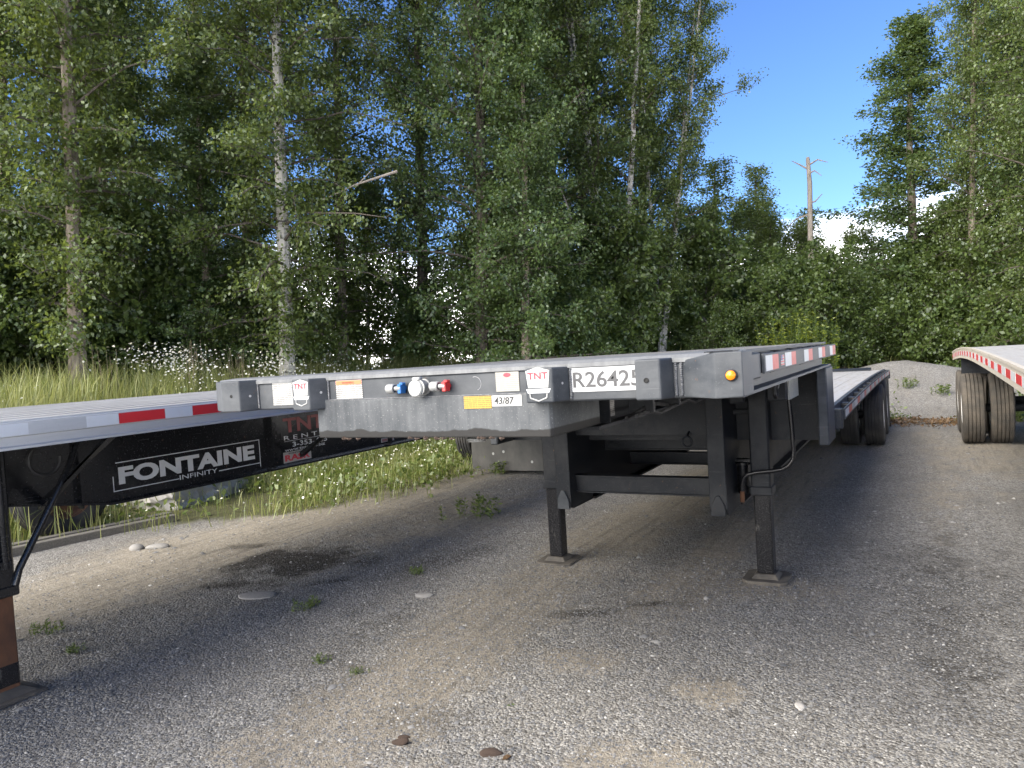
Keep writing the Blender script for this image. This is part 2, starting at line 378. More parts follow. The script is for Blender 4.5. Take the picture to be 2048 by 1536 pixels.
# ------------------------------------------------------------------ terrain
def sstep(x): x = np.clip(x, 0, 1); return x*x*(3-2*x)
def vnoise(x, y, s, seed):
    """cheap smooth noise from sines"""
    r = np.random.default_rng(seed); out = np.zeros_like(x, dtype=float)
    for i in range(7):
        a = r.uniform(0, 2*pi); k = s*r.uniform(.6, 2.2); out += np.sin(k*(np.cos(a)*x+np.sin(a)*y)+r.uniform(0, 6.3))*r.uniform(.5, 1)
    return out/4.
def forest_d(X, Y):
    d1 = -X-6.9; d2 = (Y-14.5)*.7+(-X-3)*.71; d3 = Y-20.3; d4 = (X-14)
    return np.maximum(np.maximum(d1, d2), np.maximum(d3, d4))
def hgt(X, Y):
    X = np.asarray(X, float); Y = np.asarray(Y, float); d = forest_d(X, Y)
    z = 1.25*sstep(d/3.2) - 1.3*sstep((d-22)/30)
    z = z + .12*vnoise(X, Y, .8, 3)*sstep((d-.5)/3)
    flat = 1-sstep(d/1.5)
    rut = .012*np.sin(X*5.2+.3*vnoise(X, Y, .6, 8))*(1+vnoise(X, Y, .5, 5))
    z = z + flat*(rut*.6 + .010*vnoise(X, Y, 2.2, 4) + .004*vnoise(X, Y, 9, 6))
    return z
def axis(lo, f0, f1, hi, st, g=1.22):
    a = list(np.arange(f0, f1+1e-6, st)); d = st; x = f1
    while x < hi: d *= g; x += d; a.append(x)
    d = st; x = f0; b = []
    while x > lo: d *= g; x -= d; b.append(x)
    return np.array(b[::-1]+a)
gx = axis(-900, -9, 4.5, 900, .07); gy = axis(-300, -2.5, 9, 1500, .07)
GX, GY = np.meshgrid(gx, gy); GZ = hgt(GX, GY)
nx, ny = len(gx), len(gy)
V = np.stack([GX, GY, GZ], -1).reshape(-1, 3)
ii = (np.arange(ny-1)[:, None]*nx+np.arange(nx-1)[None]).ravel()
me = fast_mesh('ground', V, np.stack([ii, ii+1, ii+nx+1, ii+nx], 1), 'gravel_ground', smooth=True)
x, y = GX.ravel(), GY.ravel(); n1 = vnoise(x, y, 2.0, 11); n2 = vnoise(x, y, 5.5, 12)
def blob(cx, cy, rx, ry, rot=0, k=.35):
    dx, dy = x-cx, y-cy; a = dx*cos(rot)+dy*sin(rot); b = -dx*sin(rot)+dy*cos(rot)
    return np.clip(1.3-np.sqrt((a/rx)**2+(b/ry)**2)+.22*n1*k+.25*n2*k, 0, 1)
band = lambda c, h_: np.clip(1.25-np.abs(x-c+.10*n1+.12*np.sin(y*.6))/h_, 0, 1)
dirt = .95*band(-4.2, 1.15)*np.clip(1.4-np.abs(y-3.2)/4, 0, 1) + .75*band(-.55, .55)*(y > -.5) + .8*band(.45, .35)*np.clip((y-1.4)*1.2, 0, 1)
dirt = np.maximum(dirt, .9*blob(-.7, 1.75, .55, .8)); dirt = np.maximum(dirt, .8*blob(.9, .95, .25, .18)); dirt = np.maximum(dirt, .9*blob(.86, .3, .18, .16))
dirt = np.maximum(dirt, .9*blob(.62, .12, .22, .3)); dirt = np.maximum(dirt, .85*blob(.85, 2.55, .55, .35)); dirt = np.maximum(dirt, .7*blob(.1, 1.05, .3, .22))
dirt = np.maximum(dirt, .6*blob(2.6, 9, 1.0, 3.)); dirt = np.maximum(dirt, .5*band(1.9, .35)*(y > 4)*.9); dirt = np.maximum(dirt, .7*blob(-2.55, 4.0, .9, 2.0))
n3 = vnoise(x, y, 14, 13)
dark = np.maximum(1.0*blob(-2.95, 2.15, .72, .46, .5, 1.3), .55*blob(-2.85, 1.52, .50, .20, .6, 2.2)); dark = np.maximum(dark, .6*blob(-2.3, 1.75, .4, .12, .7, 2.2)); dark = np.clip(dark+.22*n3*(dark > .05), 0, 1)
dark = np.maximum(dark, .6*blob(-3.95, 2.45, .3, .14, .4)); dark = np.maximum(dark, .55*blob(-.15, 1.75, .33, .12, .3)); dark = np.maximum(dark, .55*blob(.25, 2.02, .28, .10, .3))
dark = np.maximum(dark, .42*blob(-1.75, 2.6, .9, .35, 1.2)); dark = np.maximum(dark, .36*blob(1.9, 3.0, .55, 2.2)); dark = np.maximum(dark, .30*blob(-1.2, .9, .4, 1.2, .3))
dark = np.maximum(dark, .38*blob(1.9, 1.6, .4, .8)); dark = np.maximum(dark, .33*blob(-.25, .25, .5, .2))
edge = -3.9-.35*(y < 4.5)*(4.5-y)-.9*np.clip(4-y, 0, 2.6)+.45*n1+.2*n2
grs = np.clip((edge-x)*1.1, 0, 1)*(y > 1.2); grs = np.maximum(grs, np.clip((forest_d(x, y)+.6)*.9+.3*n1, 0, 1))
grs = np.maximum(grs, np.clip((y-11.6)*.6+.4*n2, 0, 1)*(np.abs(x+6) < 4.)); grs = np.maximum(grs, .8*blob(1.2, 14.2, .8, 1.3)); grs = np.maximum(grs, .75*blob(2.6, 14.6, .7, 1.1))
mask = np.stack([np.clip(dirt, 0, 1), np.clip(dark, 0, 1), np.clip(grs, 0, 1), np.ones_like(x)], 1)
ca = me.color_attributes.new('mask', 'FLOAT_COLOR', 'POINT'); ca.data.foreach_set('color', mask.astype(np.float32).ravel())
tag(link('ground', me), kind='structure')

# ------------------------------------------------------------------ shared vehicle parts
def tyre_mesh(name, R, W, m, grooves=4):
    hw = W/2; p = [(R*.56, -hw*.62), (R*.60, -hw*.86), (R*.78, -hw*1.0), (R*.90, -hw*.98), (R*.965, -hw*.90), (R*.985, -hw*.84)]
    xs = np.linspace(-hw*.82, hw*.82, grooves+2); gw = W*.022
    for i, xg in enumerate(xs):
        crown = R - .018*R*(xg/hw)**2
        if 0 < i < len(xs)-1: p += [(crown, xg-gw), (crown-.016, xg-gw*.8), (crown-.016, xg+gw*.8), (crown, xg+gw)]
        else: p += [(crown, xg)]
    p += [(R*.985, hw*.84), (R*.965, hw*.90), (R*.90, hw*.98), (R*.78, hw*1.0), (R*.60, hw*.86), (R*.56, hw*.62)]
    mb = MB(); mb.lathe(p, 48, 'x')
    return mb.mesh(name, m, True)
def rim_mesh(name, R, W, m, side):
    hw = W/2*side; mb = MB()
    mb.lathe([(R*.60, hw*.86), (R*.585, hw*.80), (R*.555, hw*.60), (R*.53, hw*.2), (R*.47, -hw*.05), (R*.30, -hw*.02), (R*.27, hw*.16), (R*.19, hw*.20), (R*.18, hw*.55), (R*.12, hw*.62), (.001, hw*.62)], 32, 'x')
    mb.lathe([(R*.60, -hw*.86), (R*.555, -hw*.55), (R*.50, -hw*.2), (R*.30, -hw*.15), (.001, -hw*.15)], 32, 'x')
    for k in range(10):
        a = 2*pi*k/10; mb.tube([(-hw*.02, R*.235*cos(a), R*.235*sin(a)), (hw*.28, R*.235*cos(a), R*.235*sin(a))], .014, 6)
    return mb.mesh(name, m, True)
def add_wheel(parent, x, y, R, me_t, me_r, tilt=0):
    r = link('wheel', me_r, parent, (x, y, R)); r.rotation_euler[0] = random.uniform(0, 6)
    link('tyre', me_t, r); return r
def axle(parent, xc, y, R, half, name='axle'):
    mb = MB(); mb.tube([(xc-half, y, R), (xc+half, y, R)], .062, 12)
    for s in (-1, 1): mb.box(xc+s*(half-.42)-.06, xc+s*(half-.42)+.06, y-.25, y+.25, R+.05, R+.22)
    return mb.build(name, 'dark_frame_paint', parent)

# ------------------------------------------------------------------ main step-deck trailer
T = thing('step_deck_trailer', 'dark grey step deck trailer with number plate R26425 standing on its landing legs', 'trailer')
HW = 1.295; ZD = 1.632
rail = MB().box(-HW, HW, .0, .085, 1.481, 1.606, .006).build('front_rail', 'dusty_grey_paint', T)
nose = MB()
nose.prism([(-.006, 1.607), (-.006, 1.622), (.012, 1.634), (.11, 1.640), (.11, 1.607)], -HW+.02, HW-.02, 'x')
nose.build('deck_nosing', 'nosing_grey', T)
# stake pockets on the front face: plan outlines (x, y)
def pocket(poly, z0, z1, zl=None):
    mb = MB(); n = len(poly)
    mb.prism(poly, z0, z1, 'z'); o = mb.build('stake_pocket', 'dusty_grey_paint', T, bevel=.006); return o
P1 = pocket([(-HW, .09), (-HW, -.004), (-1.165, -.08), (-1.045, -.08), (-1.005, .002)], 1.480, 1.628)
P2 = pocket([(-.700, .002), (-.704, -.078), (-.598, -.08), (-.556, .002)], 1.478, 1.620)
P3 = pocket([(.500, .002), (.497, -.078), (.612, -.08), (.646, .002)], 1.483, 1.613)
P4 = pocket([(.936, .002), (.930, -.078), (1.022, -.08), (1.048, .002)], 1.482, 1.624)
mb = MB()
mb.add([(1.078, .002, 1.484), (1.208, -.08, 1.480), (HW+.004, -.08, 1.484), (HW+.004, .09, 1.484), (1.078, .09, 1.484),
        (1.078, .002, 1.612), (1.208, -.08, 1.634), (HW+.004, -.08, 1.634), (HW+.004, .09, 1.634), (1.078, .09, 1.612)],
       [(0, 1, 6, 5), (1, 2, 7, 6), (2, 3, 8, 7), (3, 4, 9, 8), (4, 0, 5, 9), (5, 6, 9), (6, 7, 8), (6, 8, 9), (0, 4, 1), (1, 4, 3), (1, 3, 2)])
P5 = mb.build('stake_pocket', 'dusty_grey_paint', T, bevel=.004)
MB().box(1.17, HW-.03, -.055, .05, 1.6345, 1.6385).build('corner_cap', 'dark_frame_paint', P5)
def weld(x, z0, z1, par, y=-.004):
    mb = MB(); n = 16
    pts, rs = [], []
    for i in range(n*2+1):
        pts.append((x+random.uniform(-.001, .001), y, z0+(z1-z0)*i/(2*n))); rs.append(.0055 if i % 2 else .0035)
    mb.tube(pts, rs, 6); mb.build('weld_bead', 'weld_metal', par, True)
for x_, p_ in ((-1.0, P1), (-.551, P2), (.652, P3), (1.055, P4), (1.074, P5)): weld(x_, 1.49, 1.605, p_)
def hole(x, y, z, par, r=.006, ny=0):
    mb = MB(); mb.lathe([(r*1.35, 0), (r*1.3, -.0012), (r, -.0014), (r*.95, -.0006), (.0001, -.0006)], 14, 'y', (x, y-.0006, z)); mb.build('bolt_hole', 'hole_black', par, True)
hole(-1.10, -.080, 1.556, P1); hole(.972, -.080, 1.551, P4, .007)
def side_hole(pa, pb, f, z, par, r=.006):     # hole on a slanted chamfer between plan points
    a, b = np.array(pa), np.array(pb); p = a+(b-a)*f; t = (b-a)/np.linalg.norm(b-a); nn = np.array([t[1], -t[0]])
    c3 = np.array([p[0], p[1], z])+np.array([nn[0], nn[1], 0])*.0012
    vs = [tuple(c3+np.array([t[0]*r*cos(a_), t[1]*r*cos(a_), r*sin(a_)])) for a_ in np.linspace(0, 2*pi, 12, endpoint=False)]
    MB().add(vs, [tuple(range(12))]).build('bolt_hole', 'sticker_white', par)
side_hole((-1.045, -.08), (-1.005, .002), .55, 1.552, P1); side_hole((-.598, -.08), (-.556, .002), .6, 1.555, P2); side_hole((.612, -.08), (.646, .002), .55, 1.552, P3, .005)
lamp = MB(); lamp.lathe([(.020, .002), (.020, -.006), (.016, -.009)], 20, 'y', (1.262, -.08, 1.557)); lo = lamp.build('marker_lamp', 'rubber_black', P5, True)
MB().lathe([(.0165, -.006), (.0155, -.014), (.010, -.019), (.0001, -.0205)], 20, 'y', (1.262, -.08, 1.557)).build('lens', 'amber_lens', lo, True)

# apron under the front rail
ap = MB()
ap.prism([(-.617, -.016), (.560, -.016), (.568, .0), (.568, .47), (.50, .50), (-.55, .50), (-.617, .47)], 1.346, 1.5165)
apo = ap.build('front_apron', 'apron_paint', T, bevel=.005)
MB().box(-.615, .566, -.0155, .001, 1.5168, 1.5195).build('ledge_weld', 'weld_metal', apo)
crust = MB()
for i in range(26):
    cx = random.choice([-.45, -.42, -.12, -.08, .05, .25, .3])+random.uniform(-.06, .06)
    crust.tube([(cx-.012, -.012, 1.344), (cx, -.019, 1.342+random.uniform(-.004, .008)), (cx+.013, -.012, 1.343)], [.003, random.uniform(.003, .007), .002], 5)
tag(label_part(crust.build('grease_crust', 'dark_clod', apo, True), 'dried grease and dirt along the lower lip'), kind='stuff')

# gooseneck beams
for s in (-1, 1):
    g = MB(); xc = s*.5
    g.box(xc-.006, xc+.006, .47, 2.46, 1.335, 1.49)
    g.box(xc-.065, xc+.065, .46, 2.46, 1.320, 1.3345); g.box(xc-.065, xc+.065, .50, 2.46, 1.4652, 1.478)
    b = g.build('gooseneck_beam', 'dark_frame_paint', T)
    for yy in (.60, 1.25, 1.9):
        MB().box(xc+s*.007, xc+s*.062, yy, yy+.010, 1.336, 1.464).build('stiffener', 'dark_frame_paint', b)
wp = MB().box(.5075, .5095, .66, .80, 1.352, 1.452).build('web_sticker', 'print_white', T)
for i in range(7): MB().box(.4, .401, 0, .001, 0, .001) if False else None
# cross members under upper deck
for i, yy in enumerate(np.arange(.55, 2.9, .3)):
    MB().box(-1.2, 1.2, yy, yy+.05, 1.4785, 1.6045).build('cross_member', 'dark_frame_paint', T)
# upper deck boards
nb = 12; bw = 2*1.19/nb
for i in range(nb):
    x0 = -1.19+i*bw
    MB().box(x0+.003, x0+bw-.003, .112, 2.98, 1.606, ZD+random.uniform(-.0015, .0015), .003).build('deck_board', 'grey_deck_wood', T)
# side rails of upper deck
for s in (-1, 1):
    sr = MB(); sr.box(s*1.20-.005, s*1.20+.005, .09, 2.98, 1.482, 1.63); sr.box(min(s*1.2, s*1.26), max(s*1.2, s*1.26), .0905, 2.98, 1.470, 1.4815); sr.box(min(s*1.206, s*1.235), max(s*1.206, s*1.235), .0905, 2.98, 1.622, 1.634)
    sro = sr.build('side_rail', 'dusty_grey_paint', T)
    rr = MB().box(s*1.288-.006, s*1.288+.006, .34, 2.99, 1.540, 1.615, .002); rro = rr.build('rub_rail', 'dusty_grey_paint', T)
    cb = MB().box(min(s*1.206, s*1.281), max(s*1.206, s*1.281), .10, .335, 1.525, 1.622, .006); cb.build('side_pocket', 'dusty_grey_paint', T)
    for k in range(6):
        yy = .55+k*.42; MB().box(min(s*1.2055, s*1.2815), max(s*1.2055, s*1.2815), yy, yy+.085, 1.535, 1.618, .004).build('side_pocket', 'dark_frame_paint', T)
    cells = [(.36, .50, 'tape_white'), (.50, .64, 'tape_red'), (.82, .99, 'tape_white'), (.99, 1.13, 'tape_red'), (1.42, 1.58, 'tape_white'), (1.58, 1.74, 'tape_red'), (2.02, 2.18, 'tape_white'), (2.18, 2.34, 'tape_red'), (2.62, 2.78, 'tape_white'), (2.78, 2.96, 'tape_red')]
    for a, b, m in cells: MB().box(min(s*1.2942, s*1.2958), max(s*1.2942, s*1.2958), a, b, 1.548, 1.607).build('reflective_tape', m, rro)
    if s > 0:
        fl = MB().box(1.2945, 1.2957, .70, .785, 1.556, 1.600).build('flag_sticker', 'sticker_white', rro)
        for k in range(4): MB().box(1.2958, 1.2964, .70, .785, 1.5575+k*.0115, 1.563+k*.0115).build('flag_stripe', 'letter_red', fl)
        MB().box(1.2965, 1.297, .70, .735, 1.578, 1.600).build('flag_canton', 'flag_blue', fl)
# step: drop posts and panel
st = MB().box(-1.204, 1.204, 2.86, 2.90, .97, 1.60).build('step_panel', 'dark_frame_paint', T)
for s in (-1, 1): MB().box(min(s*1.205, s*1.27), max(s*1.205, s*1.27), 2.60, 2.99, .965, 1.469, .008).build('step_post', 'dusty_grey_paint', T)
# ribbed box and small boxes under the right side
rb = MB().box(.98, 1.10, 2.10, 2.52, 1.30, 1.462, .01); rbo = rb.build('valve_box', 'dark_frame_paint', T)
for k in range(9): MB().box(1.1005, 1.112, 2.13+k*.042, 2.145+k*.042, 1.305, 1.445).build('rib', 'cast_metal', rbo)
hs = MB(); hs.tube([(1.06, 1.95+.04*cos(a), 1.38+.045*sin(a)) for a in np.linspace(0, 2*pi*2.6, 40)], .012, 7); hs.tube([(1.06, 1.99, 1.38), (1.05, 2.11, 1.40)], .012, 7); hs.tube([(1.06, 1.95, 1.425), (1.06, 1.95, 1.475)], .010, 7); hs.build('air_hose', 'rubber_black', T, True)
MB().box(.70, .80, 2.35, 2.48, 1.27, 1.479, .012).build('tool_box', 'dark_frame_paint', T)
for k, (xa_, za_) in enumerate(((.66, 1.36), (.69, 1.34), (-.40, 1.30))):
    ln_ = MB(); pts_ = [(xa_+.02*sin(q*2.1+k), .55+q*.22, za_+.035*abs(sin(q*1.05+k))) for q in range(11)]; ln_.tube(pts_, .009, 7); ln_.build('air_line', 'rubber_black', T, True)
for q in range(5):
    MB().box(.60+.0, .72, .75+q*.42, .775+q*.42, 1.365, 1.477, .003).build('hose_clip', 'dark_frame_paint', T)
kp = MB(); kp.lathe([(.0001, 1.285), (.045, 1.285), (.045, 1.30), (.03, 1.305), (.03, 1.345)], 16, 'z', (0, .35, 0)); kp.build('kingpin', 'cast_metal', T, True)
# dropped main beams with front uprights
for s in (-1, 1):
    xa, xb = sorted((s*.515, s*.632))
    u = MB()
    u.prism([(2.45, .555), (2.45, 1.47), (2.47, 1.478), (2.88, 1.478), (2.88, .50), (2.52, .50), (2.48, .51)], xa, xb, 'x')
    uo = u.build('beam_upright', 'dark_frame_paint', T, bevel=.006)
    g = MB(); xm = (xa+xb)/2
    g.prism([(xm-.05, .505), (xm+.05, .505), (xm+.045, .58), (xm+.012, .645), (xm-.012, .645), (xm-.045, .58)], 2.434, 2.46, 'y'); g.build('toe_gusset', 'dusty_grey_paint' if s < 0 else 'dark_frame_paint', uo, bevel=.006)
    m_ = MB(); xc = s*.575
    m_.box(xc-.006, xc+.006, 2.885, 12.2, .516, 1.02); m_.box(xc-.075, xc+.075, 2.882, 12.2, .50, .515); m_.box(xc-.07, xc+.07, 2.905, 12.2, .998, 1.012)
    m_.build('main_beam', 'dark_frame_paint', T)
def channel(y, z0, z1, x0=-.512, x1=.512, d=.06):
    c = MB(); c.box(x0, x1, y, y+.008, z0, z1); c.box(x0, x1, y-d*.35, y+d, z1+.0005, z1+.009); c.box(x0, x1, y-d*.35, y+d, z0-.009, z0-.0005); c.build('cross_channel', 'dark_frame_paint', T)
channel(2.56, .625, .735); channel(3.3, .845, .955, -.56, .56); channel(3.9, .63, .72, -.56, .56); channel(4.8, .75, .86, -.56, .56)
for yy in np.arange(5.6, 12, .8): channel(float(yy), .80, .90, -.56, .56)
MB().box(-.512, .512, 2.60, 2.615, 1.04, 1.477).build('bulkhead_plate', 'dark_frame_paint', T)
rg = MB(); rg.tube([(.36+.032*cos(a), 2.53, 1.0+.036*sin(a)) for a in np.linspace(0, 2*pi, 25)], .008, 8, False); rg.tube([(.36, 2.53, 1.035), (.36, 2.59, 1.06)], .008, 8); rg.build('tow_ring', 'dark_frame_paint', T, True)
# landing gear
for s in (-1, 1):
    xc = s*.805; yc = 2.785
    lg = MB(); lg.box(xc-.066, xc+.066, yc-.066, yc+.066, .62, 1.479, .012); lg.box(xc-.075, xc+.075, yc-.075, yc+.075, .600, .665, .008)
    lo = lg.build('landing_leg', 'dark_frame_paint', T)
    inn = MB(); inn.box(xc-.056, xc+.056, yc-.056, yc+.056, .05, .61, .010); io = inn.build('inner_leg', 'black_enamel', lo)
    ft = MB(); ft.add(*(lambda a, b, c, z0, z1: ([(xc-a, yc-a, z0), (xc+a, yc-a, z0), (xc+a, yc+a, z0), (xc-a, yc+a, z0), (xc-b, yc-b, z1), (xc+b, yc-b, z1), (xc+b, yc+b, z1), (xc-b, yc+b, z1)], [(0, 1, 5, 4), (1, 2, 6, 5), (2, 3, 7, 6), (3, 0, 4, 7), (4, 5, 6, 7), (3, 2, 1, 0)]))(.092, .066, 0, .022, .052))
    ft.prism([(xc-.15, yc-.11), (xc-.11, yc-.15), (xc+.11, yc-.15), (xc+.15, yc-.11), (xc+.15, yc+.11), (xc+.11, yc+.15), (xc-.11, yc+.15), (xc-.15, yc+.11)], -.004, .0215)
    ft.build('foot_pad', 'pad_steel', lo, bevel=.004)
    br = MB(); br.tube([(xc-s*.05, yc+.05, .78), (s*.60, yc+.75, .99)], .022, 8); br.build('leg_brace', 'dark_frame_paint', lo)
sh = MB(); sh.tube([(-.74, 2.785, 1.18), (.74, 2.785, 1.18)], .02, 10); sh.build('cross_shaft', 'dark_frame_paint', T)
gb = MB(); gb.lathe([(.001, .60), (.036, .60), (.038, .61), (.038, .80), (.052, .805), (.052, .82), (.02, .825), (.001, .825)], 20, 'z', (.672, 2.80, 0)); gb.box(.63, .74, 2.76, 2.84, .826, .845); gb.build('gearbox', 'black_enamel', T, True)
cr = MB(); cp = [(1.023, 2.66, 1.30), (1.034, 2.66, 1.1), (1.039, 2.66, .93), (1.034, 2.66, .865), (1.005, 2.66, .822), (.96, 2.66, .797), (.90, 2.66, .785), (.79, 2.66, .772), (.735, 2.66, .758), (.706, 2.66, .735), (.692, 2.66, .69), (.690, 2.66, .64)]
cr.tube(cp, .0145, 10); cr.tube([(1.023, 2.66, 1.295), (1.023, 2.72, 1.31), (.86, 2.75, 1.31)], .014, 8)
cro = cr.build('crank_handle', 'black_enamel', T, True)
MB().tube([(.690, 2.66, .64), (.688, 2.66, .565)], .0158, 10).build('grip', 'rust', cro)
# lower deck, cambered
Y0, Y1 = 2.99, 12.4
zl = lambda yv: 1.138-.0013*(yv-3)**2
ys = np.linspace(Y0, Y1, 15)
def swept(name, x0, x1, zt, zb, m, par, f=zl, yy=ys):
    vs, fs = [], []
    for i, q in enumerate(yy):
        z = f(q); vs += [(x0, q, z+zb), (x1, q, z+zb), (x1, q, z+zt), (x0, q, z+zt)]
        if i: o = 4*(i-1); fs += [(o+k, o+(k+1) % 4, o+4+(k+1) % 4, o+4+k) for k in range(4)]
    fs += [(3, 2, 1, 0), (len(vs)-4, len(vs)-3, len(vs)-2, len(vs)-1)]
    return MB().add(vs, fs).build(name, m, par)
for i in range(nb):
    x0 = -1.19+i*bw; swept('deck_board', x0+.003, x0+bw-.003, random.uniform(-.0015, .0015), -.028, 'aluminium_deck', T)
for s in (-1, 1):
    a, b = sorted((s*1.192, s*1.225)); swept('side_rail', a, b, .012, -.12, 'dusty_grey_paint', T)
    a, b = sorted((s*1.284, s*1.296)); q = swept('rub_rail', a, b, -.01, -.09, 'dusty_grey_paint', T, yy=np.linspace(3.45, Y1, 15))
    MB().box(min(s*1.2255, s*1.285), max(s*1.2255, s*1.285), 3.36, 3.449, .985, 1.135, .006).build('side_pocket', 'dusty_grey_paint', T)
    for k in range(13):
        yy = 3.95+k*.62; z = zl(yy); MB().box(min(s*1.2255, s*1.2838), max(s*1.2255, s*1.2838), yy, yy+.1, z-.1, z-.006, .004).build('side_pocket', 'dark_frame_paint', T)
    k = 0; yy = 3.5
    while yy < 12.2:
        z = zl(yy+.15); MB().box(min(s*1.2965, s*1.298), max(s*1.2965, s*1.298), yy, yy+.29, z-.075, z-.022).build('reflective_tape', ('tape_white', 'tape_red', 'brushed_aluminium')[k % 3], q); yy += .30; k += 1
for yy in np.arange(3.6, 12.3, .6): MB().box(-1.19, 1.19, yy, yy+.06, zl(yy)-.118, zl(yy+.06)-.030).build('cross_member', 'dark_frame_paint', T)
MB().box(-1.29, 1.29, 12.4, 12.46, .86, 1.02, .006).build('rear_rail', 'dusty_grey_paint', T)
rp = MB(); rp.prism([(12.1, 1.022), (12.1, 1.05), (12.44, 1.075), (12.44, 1.035)], .35, 1.0, 'x'); rp.build('rear_ramp', 'dark_frame_paint', T)
TR, TW = .46, .27
mt = tyre_mesh('tyre', TR, TW, 'tyre_rubber'); mrp = rim_mesh('wheel', TR, TW, 'rim_white', 1); mrm = rim_mesh('wheel', TR, TW, 'rim_white', -1)
for ya in (9.95, 11.25):
    axle(T, 0, ya, TR, 1.12)
    for s in (-1, 1):
        for k in (0, 1): add_wheel(T, s*(1.155-k*.335), ya, TR, mt, mrp if s > 0 else mrm)
for s in (-1, 1):
    MB().box(s*1.0-.3, s*1.0+.29, 11.92, 11.93, .12, .90).build('mud_flap', 'mud_flap_rubber', T)
    lb = MB().box(min(s*1.24, s*1.30), max(s*1.24, s*1.30), 12.462, 12.50, .86, .98, .006).build('tail_lamp', 'rubber_black', T)

# stickers and plates on the front
MB().box(-.905, -.775, -.002, .0005, 1.500, 1.614).build('info_plate', 'print_white', T)
def shield(cx, cz, wd, y, par):
    h = wd*.72; P = [(-.5, .42), (0, .56), (.5, .42), (.42, -.22), (-.42, -.22)]
    sh = MB().prism([(cx+p[0]*wd, cz+p[1]*wd) for p in P], y-.0012, y+.0004, 'y').build('rental_sticker', 'sticker_white', par)
    text_front('lettering', 'TNT', cx-.42*wd, cx+.42*wd, cz+.10*wd, cz+.36*wd, y-.0022, 'letter_red', sh, .012)
    text_front('lettering', 'RENTS', cx-.36*wd, cx+.36*wd, cz-.10*wd, cz+.02*wd, y-.0022, 'letter_pale', sh)
    MB().prism([(cx+a*wd, cz+b*wd) for a, b in ((-.50, -.26), (.52, -.26), (.44, -.42), (-.44, -.42))], y-.0018, y+.0002, 'y').build('ribbon', 'letter_silver', sh)
    o = MB()
    pts = [(-.36, -.44), (-.34, -.60), (0, -.72), (.34, -.60), (.36, -.44)]
    for a, b in zip(pts[:-1], pts[1:]): o.tube([(cx+a[0]*wd, y-.0004, cz+a[1]*wd), (cx+b[0]*wd, y-.0004, cz+b[1]*wd)], wd*.028, 5)
    o.build('shield_outline', 'sticker_white', sh)
shield(-.647, 1.567, .094, -.0795, P2); shield(.552, 1.562, .100, -.0795, P3)
ws = MB().box(-.508, -.356, -.002, .0005, 1.521, 1.604).build('warning_sticker', 'print_white', T)
MB().box(-.505, -.359, -.0034, -.0018, 1.5835, 1.6015).build('header', 'orange_print', ws)
text_front('lettering', 'WARNING', -.47, -.40, 1.588, 1.597, -.0035, 'letter_dark_red', ws)
lp = MB().box(.326, .431, -.003, .0005, 1.527, 1.604).build('maker_plate', 'print_beige', T)
MB().lathe([(.0001, -.0042), (.010, -.0042), (.0105, -.003)], 20, 'y', (0, 0, 0)).build('red_oval', 'letter_red', lp, True); ov = bpy.data.objects['red_oval']; ov.location = (.378, 0, 1.592); ov.scale = (1.6, 1, .8)
MB().box(.180, .309, -.0182, -.0155, 1.463, 1.5135).build('yellow_sticker', 'print_yellow', T)
tp = MB().box(.311, .446, -.0180, -.0155, 1.470, 1.5135).build('tape_note', 'sticker_white', T)
text_front('lettering', '43/87', .322, .408, 1.478, 1.506, -.0184, 'letter_black', tp, .012, .12)
pl = MB().box(.652, .98, -.0035, .0005, 1.515, 1.6045).build('number_plate', 'plate_white', T)
text_front('lettering', 'R26425', .662, .926, 1.531, 1.590, -.0042, 'letter_grey', pl, .012)
ring = MB(); ring.tube([(.228+.028*cos(a), -.0005, 1.563+.028*sin(a)) for a in np.linspace(-1.2, 1.9, 20)], .0007, 5); ring.build('ring_mark', 'letter_pale', T)
# air couplings and power socket
def gladhand(cx, cz, m, par, k=.74):
    n0 = len(COL.objects)
    b = MB(); b.lathe([(.018, .001), (.018, -.02), (.013, -.022), (.013, -.045)], 16, 'y', (cx, 0, cz)); o = b.build('air_coupling', m, par, True)
    c = MB(); c.lathe([(.0001, -.034), (.026, -.034), (.028, -.026), (.028, .010), (.024, .016), (.0001, .016)], 20, 'x', (cx-.045, -.052, cz)); c.tube([(cx-.03, -.052, cz), (cx+.012, -.048, cz)], .014, 10); c.build('coupling_head', 'cast_metal', o, True)
    MB().lathe([(.0001, .0175), (.016, .0175), (.020, .0155)], 18, 'x', (cx-.045, -.052, cz)).build('rubber_seal', 'rubber_black', o, True)
    h = MB(); h.box(cx-.006, cx+.018, -.06, -.008, cz-.030, cz+.024, .004); h.box(cx+.002, cx+.026, -.052, -.016, cz+.018, cz+.033, .004); h.build('colour_handle', m, o)
    o.matrix_world = Matrix.Translation((cx, 0, cz)) @ Matrix.Scale(k, 4) @ Matrix.Translation((-cx, 0, -cz))
gladhand(-.128, 1.558, 'plastic_blue', T); gladhand(.098, 1.560, 'plastic_red', T)
sk = MB(); sk.lathe([(.034, .001), (.034, -.006), (.030, -.008), (.030, -.040), (.036, -.044), (.036, -.052), (.0001, -.053)], 24, 'y', (-.022, 0, 1.559)); so_ = sk.build('power_socket', 'cast_metal', T, True)
lid = MB(); lid.lathe([(.0001, -.062), (.031, -.061), (.036, -.056), (.036, -.0535)], 24, 'y', (-.030, 0, 1.555)); lid.box(-.045, -.005, -.058, -.03, 1.588, 1.603, .004); lid.build('socket_lid', 'cast_metal', so_, True)

